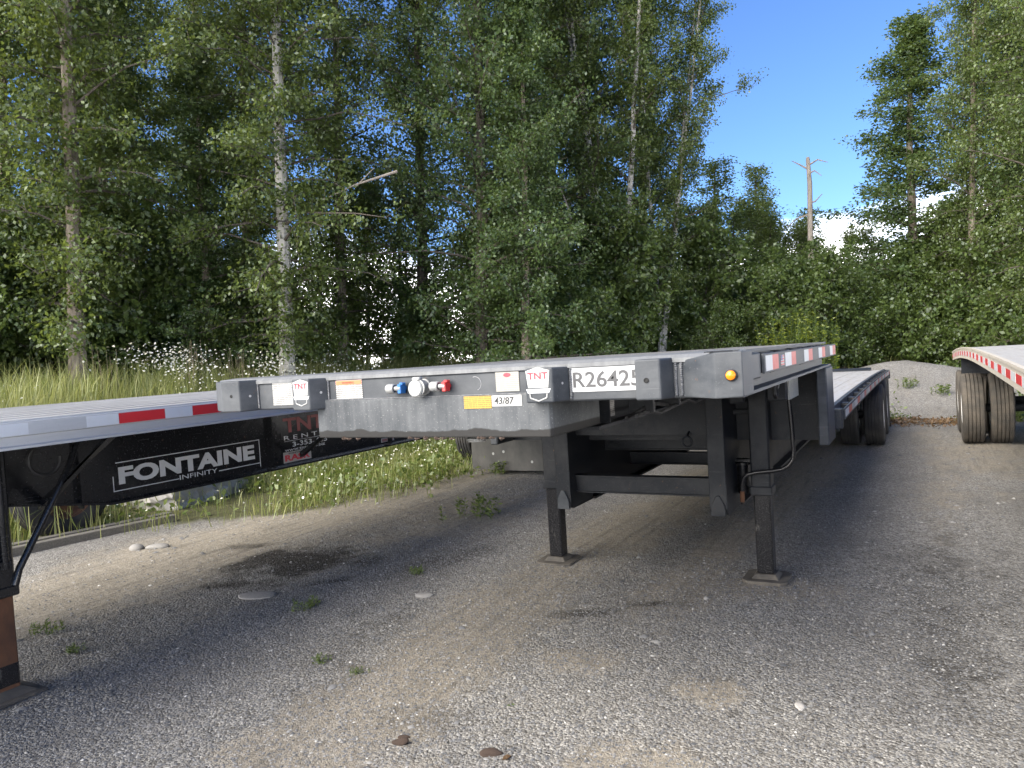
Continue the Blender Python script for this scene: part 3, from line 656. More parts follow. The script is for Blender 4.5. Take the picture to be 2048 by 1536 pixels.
# ------------------------------------------------------------------ neighbouring flatbed with lettering, nearer on the left
XN = -2.0; XC = XN-HW
N = thing('flatbed_trailer', 'black flatbed trailer with pale deck edge and FONTAINE INFINITY lettering on its beam', 'trailer', (0, 0, 0))
YN0, YN1 = -3.4, 11.4
for i in range(9):
    w_ = (2*HW-.06)/9; x0 = XC-HW+.03+i*w_
    b = MB(); b.box(x0+.003, x0+w_-.003, YN0, YN1, 1.478, 1.508, .003)
    for q in (.33, .66): b.box(x0+w_*q-.004, x0+w_*q+.004, YN0+.01, YN1-.01, 1.5085, 1.5115)
    b.build('deck_board', 'aluminium_deck', N)
for s in (-1, 1):
    xo = XC+s*HW; i_ = -s
    prof = [(0, 1.366), (0, 1.378), (.012, 1.384), (.012, 1.426), (0, 1.430), (0, 1.494), (.010, 1.500), (.010, 1.506), (.029, 1.506), (.029, 1.40), (.07, 1.372), (.07, 1.366)]
    r = MB(); n_ = len(prof); r.add([(xo+i_*p[0], YN0, p[1]) for p in prof]+[(xo+i_*p[0], YN1, p[1]) for p in prof], [tuple(range(n_)), tuple(range(2*n_-1, n_-1, -1))]+[(k, (k+1) % n_, n_+(k+1) % n_, n_+k) for k in range(n_)])
    ro = r.build('deck_edge_rail', 'brushed_aluminium', N)
    if s > 0:
        for a, b, m in ((-1.2, -.535, 'tape_white'), (-.25, -.07, 'tape_white'), (-.07, .212, 'tape_red'), (.212, .396, 'tape_white'), (.396, .62, 'tape_red'), (.62, .85, 'tape_white')):
            MB().box(xo+.0003, xo+.0018, a+.0015, b-.0015, 1.434, 1.490).build('reflective_tape', m, ro)
for s in (-1, 1):
    xw = XC+s*.495; poly = [(YN0+.2, 1.36), (YN0+.2, 1.20), (-.9, 1.12), (.33, .892), (.6, .888), (9.6, .888), (10.6, 1.1), (11.3, 1.12), (11.3, 1.36)]
    bm_ = MB().prism(poly, xw-.006, xw+.006, 'x'); bo = bm_.build('main_beam', 'black_gloss_paint', N)
    fl = MB(); low = poly[1:8]
    for a, b in zip(low[:-1], low[1:]):
        fl.add([(xw-.06, a[0], a[1]), (xw+.06, a[0], a[1]), (xw+.06, b[0], b[1]), (xw-.06, b[0], b[1]), (xw-.06, a[0], a[1]-.014), (xw+.06, a[0], a[1]-.014), (xw+.06, b[0], b[1]-.014), (xw-.06, b[0], b[1]-.014)],
               [(0, 1, 2, 3), (7, 6, 5, 4), (0, 4, 5, 1), (1, 5, 6, 2), (2, 6, 7, 3), (3, 7, 4, 0)])
    fl.build('flange', 'black_gloss_paint', bo)
    for yy in (.14, 1.70, 3.2, 4.8, 6.4): MB().box(*sorted((xw+s*.0065, xw+s*.05)), yy, yy+.012, .892, 1.358).build('stiffener', 'black_gloss_paint', bo)
    if s > 0: BEAM = bo; XB = xw+.006
for yy in np.arange(-3.2, 11.3, .6): MB().box(XC-1.22, XC+1.22, yy, yy+.045, 1.3605, 1.4775).build('cross_member', 'black_gloss_paint', N)
for (ya, yb) in ((-.1, -.05), (.62, .66), (2.02, 2.06), (3.5, 3.55), (5.0, 5.05)):
    br = MB(); br.add([(XB+.004, ya, .93), (XB+.004, yb, .93), (XB+.004, yb, .98), (XB+.004, ya, .98), (XN-.12, ya, 1.35), (XN-.12, yb, 1.35), (XN-.06, yb, 1.362), (XN-.06, ya, 1.362)], [(0, 1, 2, 3), (4, 7, 6, 5), (0, 4, 5, 1), (1, 5, 6, 2), (2, 6, 7, 3), (3, 7, 4, 0)])
    if ya != .62: br.build('outrigger_brace', 'black_gloss_paint', N)
# lettering on the beam
text_side('lettering', 'FONTAINE', .415, 1.545, .990, 1.105, XB+.0012, 'letter_silver', BEAM, .045)
text_side('lettering', 'INFINITY', .865, 1.185, .944, .976, XB+.0012, 'letter_silver', BEAM, .0)
def bar(y0, y1, z0, z1): MB().box(XB+.0004, XB+.0018, y0, y1, z0, z1).build('lettering_frame', 'letter_silver', BEAM)
bar(.40, 1.60, 1.132, 1.138); bar(1.594, 1.60, .924, 1.131); bar(1.20, 1.593, .950, .956); bar(.38, .86, .950, .956); bar(.374, .380, .950, 1.05)
text_side('lettering', 'TNT', 1.86, 2.33, 1.155, 1.275, XB+.0012, 'letter_dark_red', BEAM, .03)
text_side('lettering', 'R E N T S', 1.86, 2.33, 1.095, 1.13, XB+.0012, 'letter_silver', BEAM)
bar(1.86, 2.33, 1.083, 1.0855)
text_side('lettering', '3-353-455', 1.95, 2.36, 1.032, 1.072, XB+.0012, 'letter_silver', BEAM, .012)
text_side('lettering', 'www.tntsales.biz', 1.86, 2.33, 1.000, 1.026, XB+.0012, 'letter_silver', BEAM, .006)
rs = MB().box(XB+.0004, XB+.0018, 1.84, 2.155, .908, .996).build('rasr_sticker', 'sticker_white', BEAM); rs.name = 'maker_sticker'
text_side('lettering', 'RASR', 1.855, 2.14, .920, .972, XB+.0026, 'letter_red', rs, .04)
text_side('lettering', 'FONTAINE', 1.90, 2.09, .975, .989, XB+.0026, 'letter_black', rs, .02)
ks = MB().box(XB+.0004, XB+.0018, 3.10, 3.30, .915, .955).build('small_sticker', 'sticker_white', BEAM)
text_side('lettering', 'RENTALS', 3.115, 3.285, .922, .946, XB+.0026, 'letter_dark_red', ks, .02)
# its landing gear
for s in (-1, 1):
    xc = XC+s*.70; yc = -.46
    lg = MB(); lg.box(xc-.07, xc+.07, yc-.075, yc+.075, .585, 1.36, .012); lg.box(xc-.08, xc+.08, yc-.085, yc+.085, .545, .60, .006); lo = lg.build('landing_leg', 'black_gloss_paint', N)
    MB().box(xc-.058, xc+.058, yc-.062, yc+.062, .03, .56, .010).build('inner_leg', 'rust', lo)
    MB().box(xc-.0595, xc+.0595, yc-.0635, yc+.0635, .06, .19, .010).build('paint_band', 'black_enamel', lo)
    f_ = MB(); f_.box(xc-.15, xc+.15, yc-.15, yc+.15, -.004, .016, .004); f_.add([(xc-.12, yc-.12, .0165), (xc+.12, yc-.12, .0165), (xc+.12, yc+.12, .0165), (xc-.12, yc+.12, .0165), (xc-.06, yc-.06, .05), (xc+.06, yc-.06, .05), (xc+.06, yc+.06, .05), (xc-.06, yc+.06, .05)], [(0, 1, 5, 4), (1, 2, 6, 5), (2, 3, 7, 6), (3, 0, 4, 7), (4, 5, 6, 7)]); f_.build('foot_pad', 'pad_steel', lo)
    d = MB(); d.tube([(xc+.075, -.395, .60), (xc+.078, -.37, .68), (xc+.05, -.04, 1.19), (xc+.02, .05, 1.36)], .019, 10); d.build('leg_brace', 'black_gloss_paint', lo, True)
    d = MB(); d.tube([(xc+.09, -.44, .70), (xc+.09, -.44, 1.36)], .017, 10); d.box(xc+.0705, xc+.10, -.47, -.41, .70, .74); d.build('leg_tube', 'black_gloss_paint', lo, True)
rgg = MB(); rgg.tube([(XN-.5, -.2+.085*cos(a), 1.25+.085*sin(a)) for a in np.linspace(2.2, 6.4, 22)], .012, 8); rgg.tube([(XN-.5, -.2+.085*cos(2.2), 1.25+.085*sin(2.2)), (XN-.5, -.2, 1.362)], .012, 8); rgg.build('hose_loop', 'rubber_black', N, True)
# running gear of that trailer, at the back
TR2, TW2 = .50, .28
mt2 = tyre_mesh('tyre', TR2, TW2, 'tyre_rubber'); mq = rim_mesh('wheel', TR2, TW2, 'rim_white', 1); mq2 = rim_mesh('wheel', TR2, TW2, 'rim_white', -1)
for ya in (7.55, 10.4):
    axle(N, XC, ya, TR2, 1.12)
    MB().box(XC-.55, XC-.44, ya-.3, ya+.3, .74, .88).build('suspension_hanger', 'dark_frame_paint', N); MB().box(XC+.44, XC+.55, ya-.3, ya+.3, .74, .88).build('suspension_hanger', 'dark_frame_paint', N)
    for s in (-1, 1):
        for k in (0, 1): add_wheel(N, XC+s*(1.15-k*.34), ya, TR2, mt2, mq if s > 0 else mq2)
fp = MB(); fp.prism([(-3.985, .075), (-3.2, .06), (-2.72, .07), (-2.72, 1.0), (-3.985, 1.0), (-3.98, .5)], 6.60, 6.612, 'y'); fpo = fp.build('mud_flap', 'mud_flap_rubber', N)
MB().box(-3.985, -2.72, 6.595, 6.63, 1.001, 1.361).build('flap_hanger', 'dark_frame_paint', N)
hl = MB(); hl.prism([(-3.84, .50), (-3.66, .515), (-3.57, .565), (-3.585, .60), (-3.82, .585)], 6.594, 6.5985, 'y'); hl.build('torn_hole', 'hole_black', fpo)
for (cx, cz) in ((-3.45, .33), (-3.62, .30), (-3.0, .19)): MB().lathe([(.0001, -.004), (.018, -.004), (.02, 0)], 10, 'y', (cx, 6.599, cz)).build('splash_spot', 'sticker_white', fpo)

# ------------------------------------------------------------------ flatbed on the right
XR = 2.28
Rr = thing('flatbed_trailer', 'tan edged flatbed trailer with arched deck and dense red and white tape', 'trailer', (0, 0, 0)); YR0, YR1 = -3.0, 12.45
zr = lambda q: 1.452-.0045*max(q-6.2, 0)**2-.0016*max(6.2-q, 0)**2
yrs = np.concatenate([np.linspace(YR0, 6, 10), np.linspace(6.6, YR1, 12)])
for i in range(9):
    w_ = (2*HW-.06)/9; x0 = XR+.03+i*w_; swept('deck_board', x0+.003, x0+w_-.003, 0, -.03, 'aluminium_deck', Rr, zr, yrs)
for s, xo in ((1, XR), (-1, XR+2*HW)):
    a, b = sorted((xo, xo+s*.028)); e = swept('deck_edge_rail', a, b, .004, -.135, 'champagne_rail', Rr, zr, yrs)
    swept('edge_lip', *sorted((xo+s*.001, xo-s*.008)), .008, -.012, 'champagne_rail', e, zr, yrs)
    if s > 0:
        yy = -.6; k = 0
        while yy < 12.3:
            z = zr(yy+.15); dz = zr(yy+.29)-zr(yy+.01)
            q = MB(); za, zb = zr(yy+.01), zr(yy+.285)
            xs0, xs1 = xo-.0016, xo-.0002
            q.add([(xs0, yy+.01, za-.098), (xs1, yy+.01, za-.098), (xs1, yy+.285, zb-.098), (xs0, yy+.285, zb-.098), (xs0, yy+.01, za-.042), (xs1, yy+.01, za-.042), (xs1, yy+.285, zb-.042), (xs0, yy+.285, zb-.042)], [(0, 3, 2, 1), (4, 5, 6, 7), (0, 1, 5, 4), (1, 2, 6, 5), (2, 3, 7, 6), (3, 0, 4, 7)])
            q.build('reflective_tape', ('tape_red', 'tape_white')[k % 2], e); yy += .29; k += 1
swept('rear_rail', XR+.03, XR+2*HW-.03, 0, -.13, 'champagne_rail', Rr, lambda q: zr(YR1)-.0, np.array([YR1-.05, YR1]))
for s in (-1, 1):
    xc = XR+HW+s*.5; swept('main_beam', xc-.06, xc+.06, -.14, -.46, 'dark_frame_paint', Rr, zr, yrs[2:])
for yy in np.arange(-2.6, 12, .6): MB().box(XR+.06, XR+2*HW-.06, yy, yy+.05, zr(yy)-.138, min(zr(yy), zr(yy+.05))-.031).build('cross_member', 'dark_frame_paint', Rr)
ch = MB(); ch.box(XR+.06, XR+.9, 10.9, 10.91, .98, 1.20); ch.box(XR+.06, XR+.9, 10.86, 10.96, 1.2005, 1.213); ch.box(XR+.06, XR+.9, 10.86, 10.96, .968, .9795); ch.build('rear_channel', 'dark_frame_paint', Rr)
bk = MB(); bk.lathe([(.025, -.06), (.052, -.06), (.052, .06), (.025, .06), (.025, -.06)], 18, 'y', (XR+.42, 9.5, 1.07)); bk.box(XR+.35, XR+.49, 9.46, 9.55, 1.10, 1.33); bk.build('spring_hanger', 'dark_frame_paint', Rr, True)
TR3 = .51; mt3 = tyre_mesh('tyre', TR3, .285, 'tyre_rubber_dusty', 4); mr3 = rim_mesh('wheel', TR3, .285, 'rim_white', -1); mr3b = rim_mesh('wheel', TR3, .285, 'rim_white', 1)
# sipes cut across the tread
for ya in (10.15, 11.4):
    axle(Rr, XR+HW, ya, TR3, 1.12)
    for s in (-1, 1):
        for k in (0, 1):
            wv = add_wheel(Rr, XR+HW+s*(1.15-k*.345), ya, TR3, mt3, mr3 if s < 0 else mr3b)
for yy in (3.0, 3.6):
    pass
mk = MB(); mk.tube([(XR+.62, 8.2, 1.12), (XR+.62, 8.2, .90)], .016, 8); mk.build('lamp_bracket', 'dark_frame_paint', Rr)
MB().box(XR+.60, XR+.64, 8.18, 8.22, 1.1, 1.32).build('lamp_hanger', 'dark_frame_paint', Rr)
MB().lathe([(.03, .0), (.03, -.02), (.022, -.04), (.0001, -.044)], 16, 'y', (XR+.62, 8.185, .93)).build('side_lamp', 'amber_lens', Rr, True)

# ------------------------------------------------------------------ small things on the lot
def rock_mesh(name, m, seed, n=3, sq=(1, .8, .55), rough=.16):
    bm = bmesh.new(); bmesh.ops.create_icosphere(bm, subdivisions=n, radius=1); r = np.random.default_rng(seed)
    ks = r.normal(0, 1, (6, 3))*1.6; ph = r.uniform(0, 6, 6)
    for v in bm.verts:
        p = np.array(v.co[:]); d = 1+rough*np.sum(np.sin(ks@p+ph))/2.4; v.co = Vector(p*d*np.array(sq))
    me = bpy.data.meshes.new(name); bm.to_mesh(me); bm.free(); me.materials.append(MATS[m]); me.polygons.foreach_set('use_smooth', [True]*len(me.polygons)); return me
def zat(x_, y_): return float(hgt(x_, y_))
def rock(name, label, cat, x_, y_, s, m, seed, sq=(1, .8, .55), rz=0., group=None, n=3, rough=.16):
    o = link(name, rock_mesh(name, m, seed, n, sq, rough), None, (x_, y_, zat(x_, y_)+s*sq[2]*.25), (0, 0, rz), (s, s, s)); return tag(o, label, cat, group)
rock('stone', 'rounded pale stone beside the weathered timber rail', 'stone', -5.06, 2.0, .075, 'stone', 1)
rock('stone', 'low flat tan stone among weeds near the timber rail', 'stone', -4.86, 2.1, .10, 'stone', 2, (1.2, .7, .3), .4)
rock('stone', 'pale grey stone in the blue grey gravel between the trailers', 'stone', -1.37, 1.72, .048, 'stone', 3, (1.2, .8, .4), .5)
rock('stone', 'flat half buried stone at the edge of the oil stain', 'stone', -2.62, 1.31, .13, 'stone', 4, (1.3, .7, .12), .3)
rock('stone', 'small pale flat stone chip on open gravel before the right landing leg', 'stone', 1.27, .92, .022, 'pale_stone', 5, (1, 1.5, .4), .3, rough=.25)
rock('dirt_clod', 'dark brown crumbling clod, taller and squatter of the pair on bare gravel', 'clod', -.259, -.02, .026, 'dark_clod', 6, (1.2, .7, .75), .4, n=4, rough=.3)
rock('dirt_clod', 'small dark clod lying behind the squat brown clod', 'clod', -.285, .035, .019, 'dark_clod', 7, (1.5, .7, .5), .2, n=4, rough=.3)
rock('dirt_clod', 'long dark curled clod beside a dead leaf on gravel', 'clod', .17, .035, .030, 'dark_clod', 8, (1.5, .6, .5), .7, n=4, rough=.3)
dl = MB().add([(0, -.02, 0), (.014, -.004, .006), (.010, .014, .012), (0, .026, .004), (-.012, .012, .010), (-.014, -.006, .007), (0, 0, .002)], [(0, 1, 6), (1, 2, 6), (2, 3, 6), (3, 4, 6), (4, 5, 6), (5, 0, 6)]).build('dead_leaf', 'dead_leaf')
dl.location = (.245, .03, zat(.245, .03)); dl.rotation_euler = (0, 0, -.6); tag(dl, 'curled brown dead leaf on gravel beside a long dark clod', 'leaf')
# timber rails
for i, (dx, ln, lab) in enumerate(((0, 0, 'weathered grey timber lying on gravel, the one farther from the rusty wheel'), (-.21, .1, 'weathered grey timber lying behind its twin and nearest the rusty wheel'))):
    a = np.array([-6.42+dx, .2]); b = np.array([-5.88+dx, 3.05+ln]); d = b-a; L = np.linalg.norm(d); ang = math.atan2(d[1], d[0])
    m_ = MB(); m_.box(0, L, -.055, .055, 0, .10, .006); o = m_.build('timber_rail', 'weathered_timber'); o.location = (a[0], a[1], zat(*((a+b)/2))-.012); o.rotation_euler = (0, 0, ang); tag(o, lab, 'timber')
# rusty wheel standing behind them
OW = thing('old_wheel', 'old black tyre on a rusty steel wheel standing behind grey timbers', 'wheel', (-6.62, 2.2, .5+zat(-6.62, 2.2)-.01))
r_ = link('wheel', rim_mesh('wheel', .50, .28, 'rust', 1), OW); link('tyre', tyre_mesh('tyre', .50, .28, 'tyre_rubber'), r_)
OW.rotation_euler = (0, -.05, 0)
# broken concrete block on the bank
bm = bmesh.new(); bmesh.ops.create_cube(bm, size=1); bmesh.ops.subdivide_edges(bm, edges=bm.edges[:], cuts=9, use_grid_fill=True)
for v in bm.verts:
    p = v.co; n_ = .018*(sin(p.x*31+p.z*17)+sin(p.y*27-p.x*13+2)+sin(p.z*41+p.y*23)); c_ = max(abs(p.x), abs(p.y), abs(p.z)); v.co = Vector((p.x*1.0+n_, p.y*1.45+n_*1.2, p.z*.85+n_)) * (1-.10*max(0, (abs(p.x)+abs(p.y)+abs(p.z))-1.15))
me = bpy.data.meshes.new('concrete_block'); bm.to_mesh(me); bm.free(); me.materials.append(MATS['concrete'])
tag(link('concrete_block', me, None, (-7.15, 4.1, .33), (.06, -.1, .2)), 'broken pale concrete block half sunk in the grassy bank', 'concrete')
# gravel pile
px_, py_ = np.meshgrid(np.linspace(-4.2, 4.2, 90), np.linspace(-3.9, 3.9, 90)); px_ = px_*1.3; rr_ = (np.abs(px_/5.2)**2.4+np.abs(py_/3.7)**2.4)**(1/2.4)
pz = 1.12*np.clip(1.08-rr_*1.08, -.1, 1) - .06*np.exp(-(rr_/.22)**2) + .05*vnoise(px_, py_, 1.6, 21)*(rr_ < 1) + .018*vnoise(px_, py_, 7, 22)
ii = (np.arange(89)[:, None]*90+np.arange(89)[None]).ravel()
me = fast_mesh('gravel_pile', np.stack([px_, py_, pz-.06], -1).reshape(-1, 3), np.stack([ii, ii+1, ii+91, ii+90], 1), 'gravel_ground', smooth=True)
ca = me.color_attributes.new('mask', 'FLOAT_COLOR', 'POINT'); ca.data.foreach_set('color', np.tile([0.1, 0, 0, 1], 8100).astype(np.float32))
tag(link('gravel_pile', me, None, (1.2, 17.2, zat(1.2, 15.5))), 'low mound of grey gravel in front of the trees between two trailers', 'gravel pile')

# loose gravel stones on the near ground
def loose_stones(n, zone, s0, s1, seed):
    r = np.random.default_rng(seed); base = np.array([(1, 0, 0), (-1, 0, 0), (0, 1, 0), (0, -1, 0), (0, 0, 1), (.0, 0, -.4)]); fc = np.array([(0, 2, 4), (2, 1, 4), (1, 3, 4), (3, 0, 4)])
    # distribution denser near the camera
    u = r.uniform(0, 1, n)
    X = r.uniform(zone[0], zone[1], n); Yv = r.uniform(zone[2], zone[3], n)
    S = np.exp(r.uniform(np.log(s0), np.log(s1), n)); A = r.uniform(0, 2*pi, n)
    B = base[None]*(1+r.uniform(-.35, .35, (n, 6, 1))); B = B*np.stack([S*r.uniform(.8, 1.4, n), S*r.uniform(.6, 1.1, n), S*r.uniform(.35, .8, n)], 1)[:, None]
    c_, s_ = np.cos(A)[:, None], np.sin(A)[:, None]
    Vx = B[..., 0]*c_-B[..., 1]*s_+X[:, None]; Vy = B[..., 0]*s_+B[..., 1]*c_+Yv[:, None]; Vz = B[..., 2]+hgt(X, Yv)[:, None]+.001
    V = np.stack([Vx, Vy, Vz], -1).reshape(-1, 3); Fq = (fc[None]+6*np.arange(n)[:, None, None]).reshape(-1, 3)
    return V, Fq, np.repeat(np.clip(r.beta(1.4, 2.1, n), 0, 1), 6)
parts = [loose_stones(46000, (-2.6, 2.3, -.9, 3.2), .004, .009, 1), loose_stones(9000, (-5, 2.3, -.9, 7), .006, .013, 2), loose_stones(500, (-5.5, 2.6, -.9, 11), .013, .028, 3), loose_stones(5000, (-.5, 3.6, 13.6, 17.5), .001, .002, 4)]
vo = 0; Vs, Fs, Rs = [], [], []
for V_, F_, R_ in parts[:3]: Vs.append(V_); Fs.append(F_+vo); Rs.append(R_); vo += len(V_)
tag(link('loose_gravel', fast_mesh('loose_gravel', np.concatenate(Vs), np.concatenate(Fs), 'gravel_stone', np.concatenate(Rs))), 'loose crushed grey stones scattered over the lot', 'gravel', kind='stuff')

# ------------------------------------------------------------------ vegetation
def leaves(C, D, size, r, fold=.25, asp=.62):
    """C (n,3) centres, D (n,3) pointing dirs -> rhomb leaves of two triangles (quads)"""
    n = len(C); D = D/np.linalg.norm(D, axis=1, keepdims=True); q = r.normal(0, 1, (n, 3)); S = np.cross(D, q); S /= np.linalg.norm(S, axis=1, keepdims=True)+1e-9
    Nn = np.cross(D, S); L = (size*r.uniform(.5, 1.4, n))[:, None]; W = L*asp*.5
    a = C; b = C+D*L*.45+S*W+Nn*L*fold*.3; c_ = C+D*L; d = C+D*L*.45-S*W+Nn*L*fold*.3
    V = np.stack([a, b, c_, d], 1).reshape(-1, 3); Fq = np.arange(4*n).reshape(n, 4)
    return V, Fq
def make_tree(seed, H, c0, R, nb, nt, nl, leaf, tr, shape, up=(.15, .9), sig=.16, stems=1, droop=.25, lean=0., bark='poplar_bark', lm='birch_leaf', taper=.9):
    r = np.random.default_rng(seed); mb = MB(); LC, LD = [], []; trunk_f = []; per = nb//stems
    for sidx in range(stems):
        a0 = r.uniform(0, 2*pi); sp = (0 if stems == 1 else r.uniform(.08, .2)); hh = H*(1 if sidx == 0 else r.uniform(.75, 1))
        n = 14; ts = np.linspace(0, 1, n); wob = np.cumsum(r.normal(0, .012*H/n*1.3, (n, 2)), 0); wob -= wob[0]
        path = np.stack([wob[:, 0]+sp*hh*ts*cos(a0)*.8+lean*H*ts**1.5, wob[:, 1]+sp*hh*ts*sin(a0)*.8, hh*ts], 1)
        rad = tr*(1 if stems == 1 else .6)*(1-taper*ts)**.9+.006; rad[0] *= 1.25
        path[0, 2] -= .25; mb.tube([p for p in path], list(rad), 9, False); trunk_f.append((len(mb.f)-9*13, len(mb.f)))
        ga = r.uniform(0, 6)
        for i in range(per):
            t = c0+(1-c0)*((i+r.uniform(0, 1))/per)**.95; t = min(t, .985)
            k = t*(n-1); j = int(k); f = k-j; p0 = path[j]*(1-f)+path[min(j+1, n-1)]*f
            ga += 2.4+r.normal(0, .5); tn = (t-c0)/(1-c0); L = R*shape(tn)*(r.uniform(.55, 1.2) if i % 4 else r.uniform(.18, .4))+.12
            e = up[0]+(up[1]-up[0])*tn+r.normal(0, .14); d0 = np.array([cos(ga)*cos(e), sin(ga)*cos(e), sin(e)])
            qs = np.linspace(0, 1, 5); bp = p0+d0*L*qs[:, None]+np.array([0, 0, -droop*L])*(qs**2)[:, None]+np.cumsum(r.normal(0, .03*L, (5, 3)), 0)*np.array([[0], [1], [1], [1], [1]])
            br = max(.006, .26*(tr*(1-taper*t)+.004)); mb.tube([p for p in bp], list(br*(1-.85*qs)), 5, False)
            m = max(3, int(nt*(.5+.5*L/R)))
            for q in r.uniform(.08, 1.0, m):
                kk = q*4; jj = min(int(kk), 3); ff = kk-jj; s0 = bp[jj]*(1-ff)+bp[jj+1]*ff
                dv = d0*.8+r.normal(0, .65, 3)+np.array([0, 0, .1]); dv /= np.linalg.norm(dv); tl = r.uniform(.18, .5)*(.35+.65*(1-q*.5))*min(L, 1.3)+.12
                e1 = s0+dv*tl+np.array([0, 0, -.10*tl]); mb.tube([s0, s0*.5+e1*.5+r.normal(0, .01, 3), e1], [.006, .004, .002], 3, False)
                cnt = r.poisson(nl); u = r.uniform(.15, 1.1, cnt)[:, None]
                LC.append(s0*(1-u)+e1*u+r.normal(0, sig*.68, (cnt, 3))*np.array([1, 1, .8])); LD.append(np.tile(dv*.5, (cnt, 1))+r.normal(0, .6, (cnt, 3))+np.array([0, 0, -.45]))
    C_ = np.concatenate(LC); D_ = np.concatenate(LD); k_ = C_[:, 2] > .1; C_ = C_[k_]; D_ = D_[k_]
    V, Fq = leaves(C_, D_, leaf, r); rnd = np.repeat(np.clip(r.normal(.42, .22, len(C_)), 0, 1), 4)
    tm = mb.mesh('trunk', bark, True); tm.materials.append(MATS['dark_bark']); mi = np.ones(len(tm.polygons), np.int32)
    for a_, b_ in trunk_f: mi[a_:b_] = 0
    tm.polygons.foreach_set('material_index', mi)
    return tm, fast_mesh('crown', V, Fq, lm, rnd)
col_ = lambda t: .55+.55*sin(pi*min(t*1.15, 1))*(1-t*.55)                # column
con_ = lambda t: max(.10, (1-t)**.75)                                     # cone
egg_ = lambda t: max(.15, sin(pi*(.12+.85*t))**.7*(1-.25*t))
KIND = {}
KIND['birchA'] = make_tree(1, 14.5, .07, 2.3, 136, 15, 41, .078, .15, col_, (.1, 1.0), .17, 1, .35, bark='birch_bark')
KIND['birchB'] = make_tree(2, 15.5, .08, 2.2, 136, 15, 41, .078, .14, col_, (.2, 1.0), .18, 1, .40, bark='poplar_bark')
KIND['poplarA'] = make_tree(3, 15, .07, 2.5, 130, 15, 38, .086, .17, col_, (.3, 1.1), .19, 1, .15, bark='dark_bark', lm='poplar_leaf')
KIND['poplarB'] = make_tree(4, 12.0, .05, 2.4, 100, 15, 42, .09, .14, con_, (.05, .65), .17, 1, .05, bark='poplar_bark', lm='poplar_leaf')
KIND['multi'] = make_tree(5, 14, .10, 2.0, 102, 15, 44, .080, .16, col_, (.4, 1.1), .18, 3, .2, bark='birch_bark')
KIND['young'] = make_tree(6, 8, .05, 2.0, 56, 11, 26, .085, .08, con_, (.15, .75), .17, 1, .05, bark='dark_bark', lm='birch_leaf')
KIND['young2'] = make_tree(7, 7, .05, 1.8, 62, 11, 28, .095, .07, egg_, (.3, 1.1), .16, 2, .15, bark='birch_bark')
KIND['shrub'] = make_tree(8, 3.2, .04, 1.5, 46, 11, 34, .10, .04, egg_, (.4, 1.0), .15, 3, .2, bark='dark_bark', lm='shrub_leaf')
KIND['shrub2'] = make_tree(9, 2.6, .03, 1.6, 44, 11, 34, .09, .035, egg_, (.2, .9), .16, 4, .2, bark='dark_bark', lm='shrub_leaf')
from mathutils import Quaternion
LEAN = Quaternion((-sin(YAW), cos(YAW), 0), .045)      # the plot falls slightly to one side, the trees stand plumb
def plant(name, kind, x_, y_, s, rz, label, cat, group=None, sz=None, dz=0., tilt=(0, 0)):
    o = thing(name, label, cat, (x_, y_, zat(x_, y_)+dz), group)
    link('trunk', KIND[kind][0], o); link('crown', KIND[kind][1], o)
    o.rotation_mode = 'QUATERNION'; o.rotation_quaternion = LEAN @ Matrix.Rotation(rz, 3, 'Z').to_quaternion(); o.scale = (s, s, sz or s); return o
def at(px, D):            # ground position under a photo column at forward distance D
    d = RT*(px-1024)/F_PX+FW-UP*0; p = CAM+d*D; return p[0], p[1]
NT_ = [  # name, kind, column, distance, scale, height scale, label
 ('birch_tree', 'birchA', 572, 15, 1.0, 1.0, 'birch with a bright white trunk standing alone before darker trees'),
 ('birch_tree', 'birchB', 158, 13.2, 1.0, 1.0, 'birch with a tan brown trunk above the long grass'),
 ('birch_tree', 'birchB', 500, 18.5, 1.0, .95, 'birch with greyish peeling trunk just behind the white trunked birch'),
 ('poplar_tree', 'poplarA', 962, 17, .95, 1.0, 'poplar with a dark straight trunk beside a bright gap in the foliage'),
 ('poplar_tree', 'poplarA', 846, 20, 1.0, 1.0, 'poplar with thin dark trunk behind the pink fireweed'),
 ('birch_tree', 'multi', 1245, 20, 1.0, 1.0, 'birch with several pale slender stems at the end of the dense wood'),
 ('poplar_tree', 'poplarB', 1832, 22.5, 1.25, .82, 'pointed poplar beyond the gravel pile with open sky on one side'),
 ('poplar_tree', 'birchB', 1940, 20.5, .75, .95, 'tall tree with pale bare lower trunk behind the tan edged flatbed'),
]
for nm, k, px, D, s, sz, lab in NT_:
    X_, Y_ = at(px, D); plant(nm, k, X_, Y_, s, random.uniform(0, 6), lab, 'tree', None, sz)
G1 = 'tall leafy trees of the dense wood behind the trailers'
for i, (k, px, D, s, sz) in enumerate([('birchB', 20, 16, 1.0, 1.05), ('poplarA', -90, 13.5, 1.0, 1.0), ('birchA', 255, 19, 1.0, 1.1), ('birchB', 405, 22, 1.0, 1.1), ('poplarB', 215, 15.5, .9, .9), ('birchB', 685, 19.5, 1.0, 1.05),  ('birchA', 1040, 19.5, 1.0, 1.05), ('birchB', 1110, 22.5, 1.05, 1.1), ('poplarA', 1170, 20.5, .95, 1.05), ('poplarA', 1295, 22, .8, .98), ('multi', 1325, 20.5, .75, .9), ('poplarB', 1050, 16.5, .8, .8), ('poplarB', 420, 15.5, .7, .62)]):
    X_, Y_ = at(px, D); plant('tall_tree', k, X_, Y_, s, random.uniform(0, 6), ('tall birch' if 'birch' in k else ('many stemmed birch' if k == 'multi' else 'broad leaved poplar'))+(' crowded into the wood above the long grass bank' if px < 450 else (' in the wood between the white birch and the dark trunked poplar' if px < 1000 else ' in the dense wood end beside the open sky gap')), 'tree', G1, sz)
